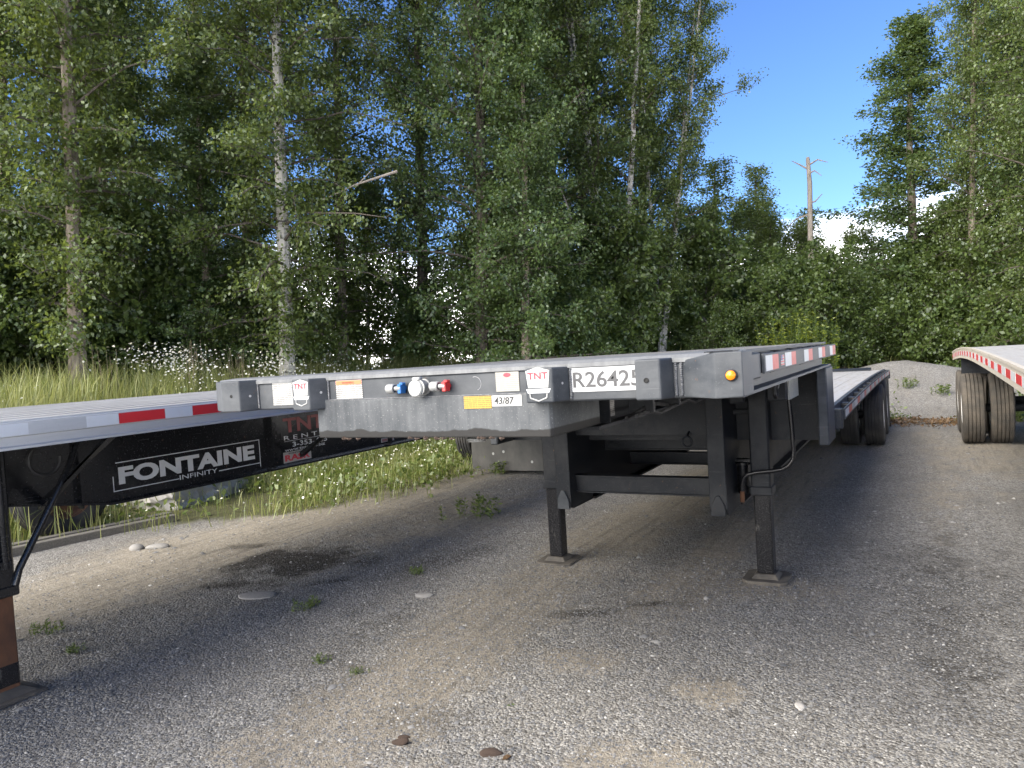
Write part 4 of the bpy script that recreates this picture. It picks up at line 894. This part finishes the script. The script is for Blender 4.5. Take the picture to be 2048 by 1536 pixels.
for k, px, D, s, sz in (('young', 645, 20, .95, .66), ('young2', 735, 21, .95, .80), ('young', 805, 21, .9, .7)):
    X_, Y_ = at(px, D); plant('young_tree', k, X_, Y_, s, px*.1, 'young tree filling the gap between the white birch and the thin dark poplar trunk', 'tree', 'young trees under the tall wood', sz)
G2 = 'tall trees at the wood edge beside the tan edged flatbed'
for k, px, D, s, sz in [('poplarA', 2020, 22, .8, 1.0), ('birchB', 2080, 18, .9, 1.0), ('poplarB', 2150, 19, 1.05, 1.1), ('poplarA', 2010, 26, .9, 1.05), ('birchA', 2230, 22, 1, 1)]:
    X_, Y_ = at(px, D); plant('tall_tree', k, X_, Y_, s, random.uniform(0, 6), 'tall dark green tree at the wood edge above the tan edged flatbed', 'tree', G2, sz)
G3 = 'young trees in the low gap of the wood'
for k, px, D, s, sz in [('young', 1437, 25, 1.15, .80), ('young', 1515, 27, 1.1, .83), ('young2', 1582, 28, .95, .80), ('young', 1475, 23.5, .9, .55), ('young2', 1660, 28, .8, .62), ('young', 1548, 24.5, .9, .55), ('young2', 1760, 25, .75, .55), ('young2', 1392, 22.5, .8, .66), ('young2', 1460, 26, 1.0, .72), ('young2', 1550, 27, 1.0, .70), ('young2', 1630, 28.5, .9, .66), ('young', 1700, 27, .8, .5), ('young', 1612, 27, .8, .55)]:
    X_, Y_ = at(px, D); plant('young_tree', k, X_, Y_, s, random.uniform(0, 6), 'young green tree growing in the low gap around the bare snag', 'tree', G3, sz)
G4 = 'undergrowth shrubs along the foot of the wood'
r_s = np.random.default_rng(31)
for i in range(74):
    px = -120+i*31+r_s.uniform(-14, 14)
    D = np.interp(px, [-100, 300, 560, 700, 900, 1000, 1200, 1400, 1700, 1900, 2200], [13.5, 16, 17.5, 19.5, 20.5, 17.5, 18.5, 21, 21.8, 20.2, 18])+r_s.uniform(-.9, 2.8)
    if 885 < px < 970 or 600 < px < 800 and i % 3 or 300 < px < 360 or 1640 < px < 1760 and i % 2: continue
    X_, Y_ = at(px, D); s = r_s.uniform(.7, 1.15)*(.8 if 1400 < px < 1790 else 1.1 if px > 980 or px < 420 else .85)
    plant('shrub', 'shrub' if i % 2 else 'shrub2', X_, Y_, s, r_s.uniform(0, 6), 'dense dark green shrub in the undergrowth '+('behind the long grass bank' if px < 700 else ('below the tall poplars behind the step deck' if px < 1340 else ('around the foot of the bare snag' if px < 1700 else 'behind the gravel pile and tan edged flatbed'))), 'shrub', G4)
for px, D, s in ((1585, 20.3, .95), (1640, 20.6, 1.0), (1690, 20.8, .8)):
    X_, Y_ = at(px, D); plant('shrub', 'shrub', X_, Y_, s, px, 'dense dark green shrub in the undergrowth around the foot of the bare snag', 'shrub', G4)
# dead snag and fallen log
sx, sy = at(1627, 22.3); sz0 = zat(sx, sy)
sn = thing('dead_snag', 'bare dead tree trunk with broken top standing against the sky', 'dead tree', (sx, sy, sz0))
mb = MB(); tp_ = 7.05-sz0; pth = [(0.02, 0, -.2), (.0, .02, 1.5), (-.03, 0, 3), (-.05, 0, 5), (-.10, .0, tp_-.08), (-.10, 0, tp_)]; mb.tube(pth, [.12, .095, .082, .07, .058, .045], 10); mb.build('trunk', 'dead_wood', sn, True); sn.rotation_mode = 'QUATERNION'; sn.rotation_quaternion = LEAN
for (z, dx, dz, bend) in ((tp_-.25, .55, .02, .12), (tp_-.35, -.45, .30, 0), (tp_-.5, .38, -.1, .12), (tp_-1.35, .4, .22, -.1), (tp_-1.7, -.6, -.32, .08), (tp_-2.8, .4, .2, 0)):
    x0 = -.10; b = MB(); b.tube([(x0, 0, z), (x0+dx*.5, -.05, z+dz*.5+bend), (x0+dx, -.02, z+dz)], [.03, .022, .010], 6); b.build('broken_branch', 'dead_wood', sn, True)
def ray(px, py, D): return CAM+(RT*(px-1024)/F_PX-UP*(py-768)/F_PX+FW)*D
fa, fb = ray(1425, 672, 21.0), ray(1262, 478, 21.6)
lg = thing('fallen_log', 'pale dead trunk leaning at a slant out of the undergrowth', 'log', tuple(fa))
mb = MB(); dv = fb-fa; pts = [dv*t+np.array([0, 0, .12*sin(t*5)]) for t in np.linspace(-.02, 1.02, 9)]; mb.tube(pts, list(np.linspace(.135, .05, 9)), 10); mb.build('trunk', 'dead_wood', lg, True)
b = MB()
for k in range(5): b.tube([dv*.0+np.array([.02*k, 0, -.05+.03*k]), -dv/np.linalg.norm(dv)*(.25+.08*k)+np.array([0, .03*k, -.05*k])], [.05, .008], 5)
b.tube([np.array([.05, 0, -.02]), np.array([.10, 0, -.75])], [.10, .13], 8)
b.build('splintered_end', 'dead_wood', lg, True)
# long pale dead branches in the left crowns
for i, (p, q, D) in enumerate((((645, 400), (775, 350), 14.6), ((1120, 375), (1140, 430), 18.5))):
    A_, B_ = ray(*p, D), ray(*q, D); mb = MB(); d_ = B_-A_; mb.tube([d_*0, d_*.5+np.array([0, 0, .05]), d_*1.15], [.010, .018, .030], 7); mb.tube([d_*.5, d_*.75+np.array([.1, 0, .25])], [.016, .005], 5)
    # carried by the tree beside it: a limb part of the nearest tree
    best = min((o for o in COL.objects if o.parent is None and o.get('category') == 'tree'), key=lambda o: (o.location.x-B_[0])**2+(o.location.y-B_[1])**2)
    o = mb.build('dead_limb', 'dead_wood', None, True); o.location = tuple(A_); bpy.context.view_layer.update(); o.parent = best; o.matrix_parent_inverse = best.matrix_world.inverted()

# grass: blades as one mass
def blades(n, pts, h0, h1, seed, wd=.006, lean=.55):
    r = np.random.default_rng(seed); X, Y = pts[:, 0], pts[:, 1]; n = len(X); Z = hgt(X, Y)-.02
    Hh = r.uniform(h0, h1, n)*r.uniform(.6, 1, n); a = r.uniform(0, 2*pi, n); ln = np.abs(r.normal(0, lean, n))*Hh; w_ = wd*r.uniform(.6, 1.5, n)*(Hh/.6)**.3
    bx, by = np.cos(a+1.57)*w_, np.sin(a+1.57)*w_; dx, dy = np.cos(a)*ln, np.sin(a)*ln
    P0 = np.stack([X-bx, Y-by, Z], 1); P1 = np.stack([X+bx, Y+by, Z], 1)
    P2 = np.stack([X+bx*.8+dx*.35, Y+by*.8+dy*.35, Z+Hh*.6], 1); P3 = np.stack([X-bx*.8+dx*.35, Y-by*.8+dy*.35, Z+Hh*.6], 1); P4 = np.stack([X+dx, Y+dy, Z+Hh*(1-.12*np.abs(ln/Hh))], 1)
    V = np.stack([P0, P1, P2, P3, P4, P4], 1).reshape(-1, 3); b = 6*np.arange(n)[:, None]
    Fq = np.concatenate([b+np.array([[0, 1, 2, 3]]), b+np.array([[3, 2, 4, 5]])]); return V, Fq, np.repeat(np.clip(r.normal(.45, .25, n), 0, 1), 6)
def spots(n, x0, x1, y0, y1, seed, dens):
    r = np.random.default_rng(seed); X = r.uniform(x0, x1, n); Y = r.uniform(y0, y1, n); k = (r.uniform(0, 1, n) < dens(X, Y)) & ~((X > -7.7) & (X < -5.3) & (Y > 2.9) & (Y < 4.75) & (r.uniform(0, 1, n) < .88)); return np.stack([X[k], Y[k]], 1)
def g_edge(X, Y): return -3.75-.9*np.clip(4.3-Y, 0, 2.9)+.5*vnoise(X, Y, 2, 11)+.2*vnoise(X, Y, 5.5, 12)
tall = spots(100000, -13, -5.2, 0.2, 15, 41, lambda X, Y: np.clip((forest_d(X, Y)+.9)*.55, 0, 1)*(forest_d(X, Y) < 4.8)*(.55+.45*vnoise(X, Y, 3, 44)))
short = spots(70000, -9, -3.0, 1.3, 13, 42, lambda X, Y: np.clip((g_edge(X, Y)-X)*.55, 0, 1)*(.5+.5*vnoise(X, Y, 4, 45)))
back = spots(16000, -8, 5, 12.3, 23, 43, lambda X, Y: np.clip((forest_d(X, Y)+1.3)*.5, 0, 1)*(.5+.5*vnoise(X, Y, 3, 46)))
pil = spots(5000, 0, 4, 12.9, 15.6, 44, lambda X, Y: np.clip(.15+.9*vnoise(X, Y, 2.4, 47), 0, 1)*np.where(np.abs(X-1.9) < .35, .2, 1))
Vs, Fs, Rs = [], [], []; vo = 0
for arr, h0, h1, sd_, w_ in ((tall, .35, 1.0, 1, .005), (short, .10, .42, 2, .0045), (back, .25, .7, 3, .008), (pil, .08, .30, 4, .008)):
    V_, F_, R_ = blades(0, arr, h0, h1, sd_, w_); R_ = np.clip(R_+np.repeat(.22*vnoise(arr[:, 0], arr[:, 1], 1.7, 48), 6)+(.12 if w_ < .007 and h1 > .9 else -.05), 0, 1); Vs.append(V_); Fs.append(F_+vo); Rs.append(R_); vo += len(V_)
tag(link('grass', fast_mesh('grass', np.concatenate(Vs), np.concatenate(Fs), 'grass_blade', np.concatenate(Rs))), 'long green and straw coloured grass on the bank and lot edge', 'grass', kind='stuff')
# leafy ground cover
r = np.random.default_rng(51)
gc = np.concatenate([spots(15000, -9, -3.0, 1.2, 13, 52, lambda X, Y: np.clip((g_edge(X, Y)-X+.1)*.8, 0, 1)*np.clip(.35+.8*vnoise(X, Y, 2.6, 53), 0, 1)), spots(5000, 0, 4, 12.9, 16, 54, lambda X, Y: np.clip(.1+.9*vnoise(X, Y, 2.4, 47), 0, 1)), spots(9000, -9, 5, 12, 23, 55, lambda X, Y: np.clip((forest_d(X, Y)+1)*.6, 0, 1)*np.clip(.4+.7*vnoise(X, Y, 2, 56), 0, 1))])
C_ = np.repeat(gc, 3, 0)+r.normal(0, .06, (len(gc)*3, 2)); C3 = np.stack([C_[:, 0], C_[:, 1], hgt(C_[:, 0], C_[:, 1])+r.gamma(1.6, .07, len(C_))], 1)
D3 = r.normal(0, .8, (len(C3), 3))+np.array([0, 0, .5]); V_, F_ = leaves(C3, D3, .075, r)
tag(link('ground_cover', fast_mesh('ground_cover', V_, F_, 'weed_leaf', np.repeat(np.clip(r.normal(.5, .25, len(C3)), 0, 1), 4))), 'low leafy green weeds along the edge of the gravel', 'ground cover', kind='stuff')
# daisies
fl = np.concatenate([spots(9000, -12, -5.5, 2, 15, 61, lambda X, Y: np.clip((forest_d(X, Y)+.3)*.5, 0, 1)*(forest_d(X, Y) < 4.2)*np.clip(vnoise(X, Y, 1.6, 62)*1.3-.05, 0, 1)), spots(2200, -8, -3.8, 2.5, 11, 63, lambda X, Y: np.clip((g_edge(X, Y)-X)*.5, 0, 1)*.5), np.array(at(548, 14.3))+np.random.default_rng(64).normal(0, .3, (200, 2)), np.array(at(665, 14.8))+np.random.default_rng(65).normal(0, .45, (260, 2)), np.array(at(760, 15.4))+np.random.default_rng(67).normal(0, .5, (300, 2)), np.array(at(900, 16.2))+np.random.default_rng(68).normal(0, .5, (200, 2)), np.array(at(350, 13.4))+np.random.default_rng(66).normal(0, .5, (420, 2))])
n = len(fl); hz = np.where(np.arange(n) >= n-1380, r.uniform(.55, 1.05, n), np.where(forest_d(fl[:, 0], fl[:, 1]) > -.5, r.uniform(.35, .85, n), r.uniform(.1, .4, n))); Zg = hgt(fl[:, 0], fl[:, 1])
hd = np.stack([fl[:, 0]+r.normal(0, .06, n), fl[:, 1]+r.normal(0, .06, n), Zg+hz], 1); nn = r.normal(0, .5, (n, 3))+np.array([.35, -.45, .9]); nn /= np.linalg.norm(nn, axis=1, keepdims=True)
u = np.cross(nn, r.normal(0, 1, (n, 3))); u /= np.linalg.norm(u, axis=1, keepdims=True); v = np.cross(nn, u); rad = (r.uniform(.008, .017, n)+.006*(np.arange(n) >= n-1380))[:, None]
ang = np.linspace(0, 2*pi, 7)[:-1]; V_ = np.stack([hd+rad*(cos(a)*u+sin(a)*v) for a in ang], 1).reshape(-1, 3)
tag(link('daisies', fast_mesh('daisies', V_, np.arange(6*n).reshape(n, 6), 'daisy_petal', np.repeat(r.uniform(0, 1, n), 6))), 'white daisy heads scattered through the grassy bank', 'flowers', kind='stuff')
st_ = np.stack([np.stack([fl[:, 0], fl[:, 1], Zg], 1)+np.array([.003, 0, 0]), np.stack([fl[:, 0], fl[:, 1], Zg], 1)-np.array([.003, 0, 0]), hd-nn*.002], 1).reshape(-1, 3)
tag(link('daisy_stalks', fast_mesh('daisy_stalks', st_, np.arange(3*n).reshape(n, 3), 'weed_leaf', np.repeat(r.uniform(.2, .8, n), 3))), 'thin green daisy stalks in the grassy bank', 'flower stalks', kind='stuff')
# fireweed, dry stalks, bright bush, weeds as single plants
def stalk_plant(name, label, cat, X_, Y_, n, h, seed, lm, bloom=None, spread=.15, leafs=26, ls=.10, group=None, stalk='weed_leaf'):
    r = np.random.default_rng(seed); o = thing(name, label, cat, (X_, Y_, zat(X_, Y_)-.01), group); mb = MB(); LC, LD, BC, BD = [], [], [], []
    for k in range(n):
        b0 = np.append(r.normal(0, spread, 2), 0.); tp = b0+np.array([r.normal(0, .07*h), r.normal(0, .07*h), h*r.uniform(.7, 1.05)]); mb.tube([b0, (b0+tp)/2+np.append(r.normal(0, .01, 2), 0), tp], [.006*h**.5, .005*h**.5, .002], 4, False)
        if leafs:
            u = r.uniform(.12, .92 if bloom is None else .75, leafs)[:, None]; a = r.uniform(0, 6.3, leafs); LC.append(b0*(1-u)+tp*u); LD.append(np.stack([np.cos(a), np.sin(a), r.uniform(.0, .8, leafs)], 1))
        if bloom: u = r.uniform(.72, 1.02, 22)[:, None]; a = r.uniform(0, 6.3, 22); BC.append(b0*(1-u)+tp*u); BD.append(np.stack([np.cos(a), np.sin(a), r.uniform(-.2, .5, 22)], 1))
    tag(link('stem', mb.mesh('stem', stalk), o), kind='stuff')
    if leafs: C_ = np.concatenate(LC); V_, F_ = leaves(C_, np.concatenate(LD), ls, r, asp=.34); link('foliage', fast_mesh('foliage', V_, F_, lm, np.repeat(np.clip(r.normal(.5, .25, len(C_)), 0, 1), 4)), o)
    if bloom: C_ = np.concatenate(BC); V_, F_ = leaves(C_, np.concatenate(BD), .03, r, asp=.9); link('blossom', fast_mesh('blossom', V_, F_, bloom, np.repeat(r.uniform(0, 1, len(C_)), 4)), o)
    return o
for i, (px, D, h) in enumerate(((855, 15.6, 1.3), (880, 15.2, 1.15), (828, 15.9, 1.2), (905, 15.6, 1.05), (945, 16, .9), (1480, 18.5, 1.0))):
    X_, Y_ = at(px, D); stalk_plant('fireweed', 'pink flowering fireweed spike standing at the foot of the wood', 'wildflower', X_, Y_, 4, h, 70+i, 'weed_leaf', 'fireweed_bloom', .14, 30, .11, 'fireweed clumps at the foot of the wood')
for i, (px, D, h) in enumerate(((495, 13.8, 1.15), (375, 13.2, 1.1), (400, 14, 1.1), (470, 14.4, .95), (210, 12.6, 1.0))):
    X_, Y_ = at(px, D); stalk_plant('dry_weed', 'bleached dry weed stalk rising above the long grass', 'weed', X_, Y_, 9, h, 90+i, 'dead_leaf', None, .12, 6, .04, 'dry weed stalks on the bank', 'dry_stalk')
X_, Y_ = at(1602, 19.6); stalk_plant('bright_bush', 'bright yellow green feathery bush behind the step deck trailer', 'bush', X_, Y_, 130, 2.15, 101, 'bright_bush_leaf', None, .42, 34, .085)
for i, (X_, Y_, h, lab) in enumerate(((-1.97, 1.19, .16, 'green weed sprig on gravel just before the dark oil stain'), (-1.23, .52, .10, 'flat green weed rosette in the blue grey gravel'), (-.92, .46, .07, 'tiny creeping weed near the flat green rosette'), (-3.40, .2, .16, 'bushy green weed tuft close to the rusty landing leg'), (-2.9, .1, .10, 'low green weed a step away from the rusty landing leg'), (-2.35, 4.05, .42, 'upright leafy weed in the tyre track between two trailers'), (-1.75, 2.15, .12, 'faint low weed patch in the dark gravel track'), (.034, .467, .03, 'single tiny green sprout on open pale gravel'), (-3.05, 7.0, .40, 'leafy weed clump growing under the mud flap'), (-3.5, 6.6, .35, 'spreading weed clump left of the mud flap corner'))):
    h *= .6; stalk_plant('weed', lab, 'weed', X_, Y_, 14 if h > .03 else 4, h, 120+i, 'weed_leaf', None, min(.10, h*.5), 16, max(.010, h*.24))
for i, (X_, Y_) in enumerate(((1.55, 15.2), (2.15, 14.9), (2.5, 13.8), (1.35, 13.5), (2.7, 15.2))):
    dz = max(0., 1.12*(1.08-1.08*(abs((X_-1.2)/5.2)**2.4+abs((Y_-17.2)/3.7)**2.4)**(1/2.4)))-.06; o = stalk_plant('grass_tuft', 'small green weed tuft growing on the gravel pile', 'weed', X_, Y_, 14, .24, 140+i, 'weed_leaf', None, .09, 12, .06, 'weed tufts on the gravel pile'); o.location.z += dz
# leaf litter by the pile
r = np.random.default_rng(77); n = 900; C3 = np.stack([r.uniform(.9, 2.4, n), 13.0+r.normal(0, .35, n), np.full(n, .015)], 1); C3[:, 2] += hgt(C3[:, 0], C3[:, 1])+r.uniform(0, .03, n); V_, F_ = leaves(C3, r.normal(0, 1, (n, 3))*np.array([1, 1, .3]), .06, r)
tag(link('leaf_litter', fast_mesh('leaf_litter', V_, F_, 'dead_leaf', np.repeat(r.uniform(0, 1, n), 4))), 'brown dead leaves strewn before the gravel pile', 'leaf litter', kind='stuff')
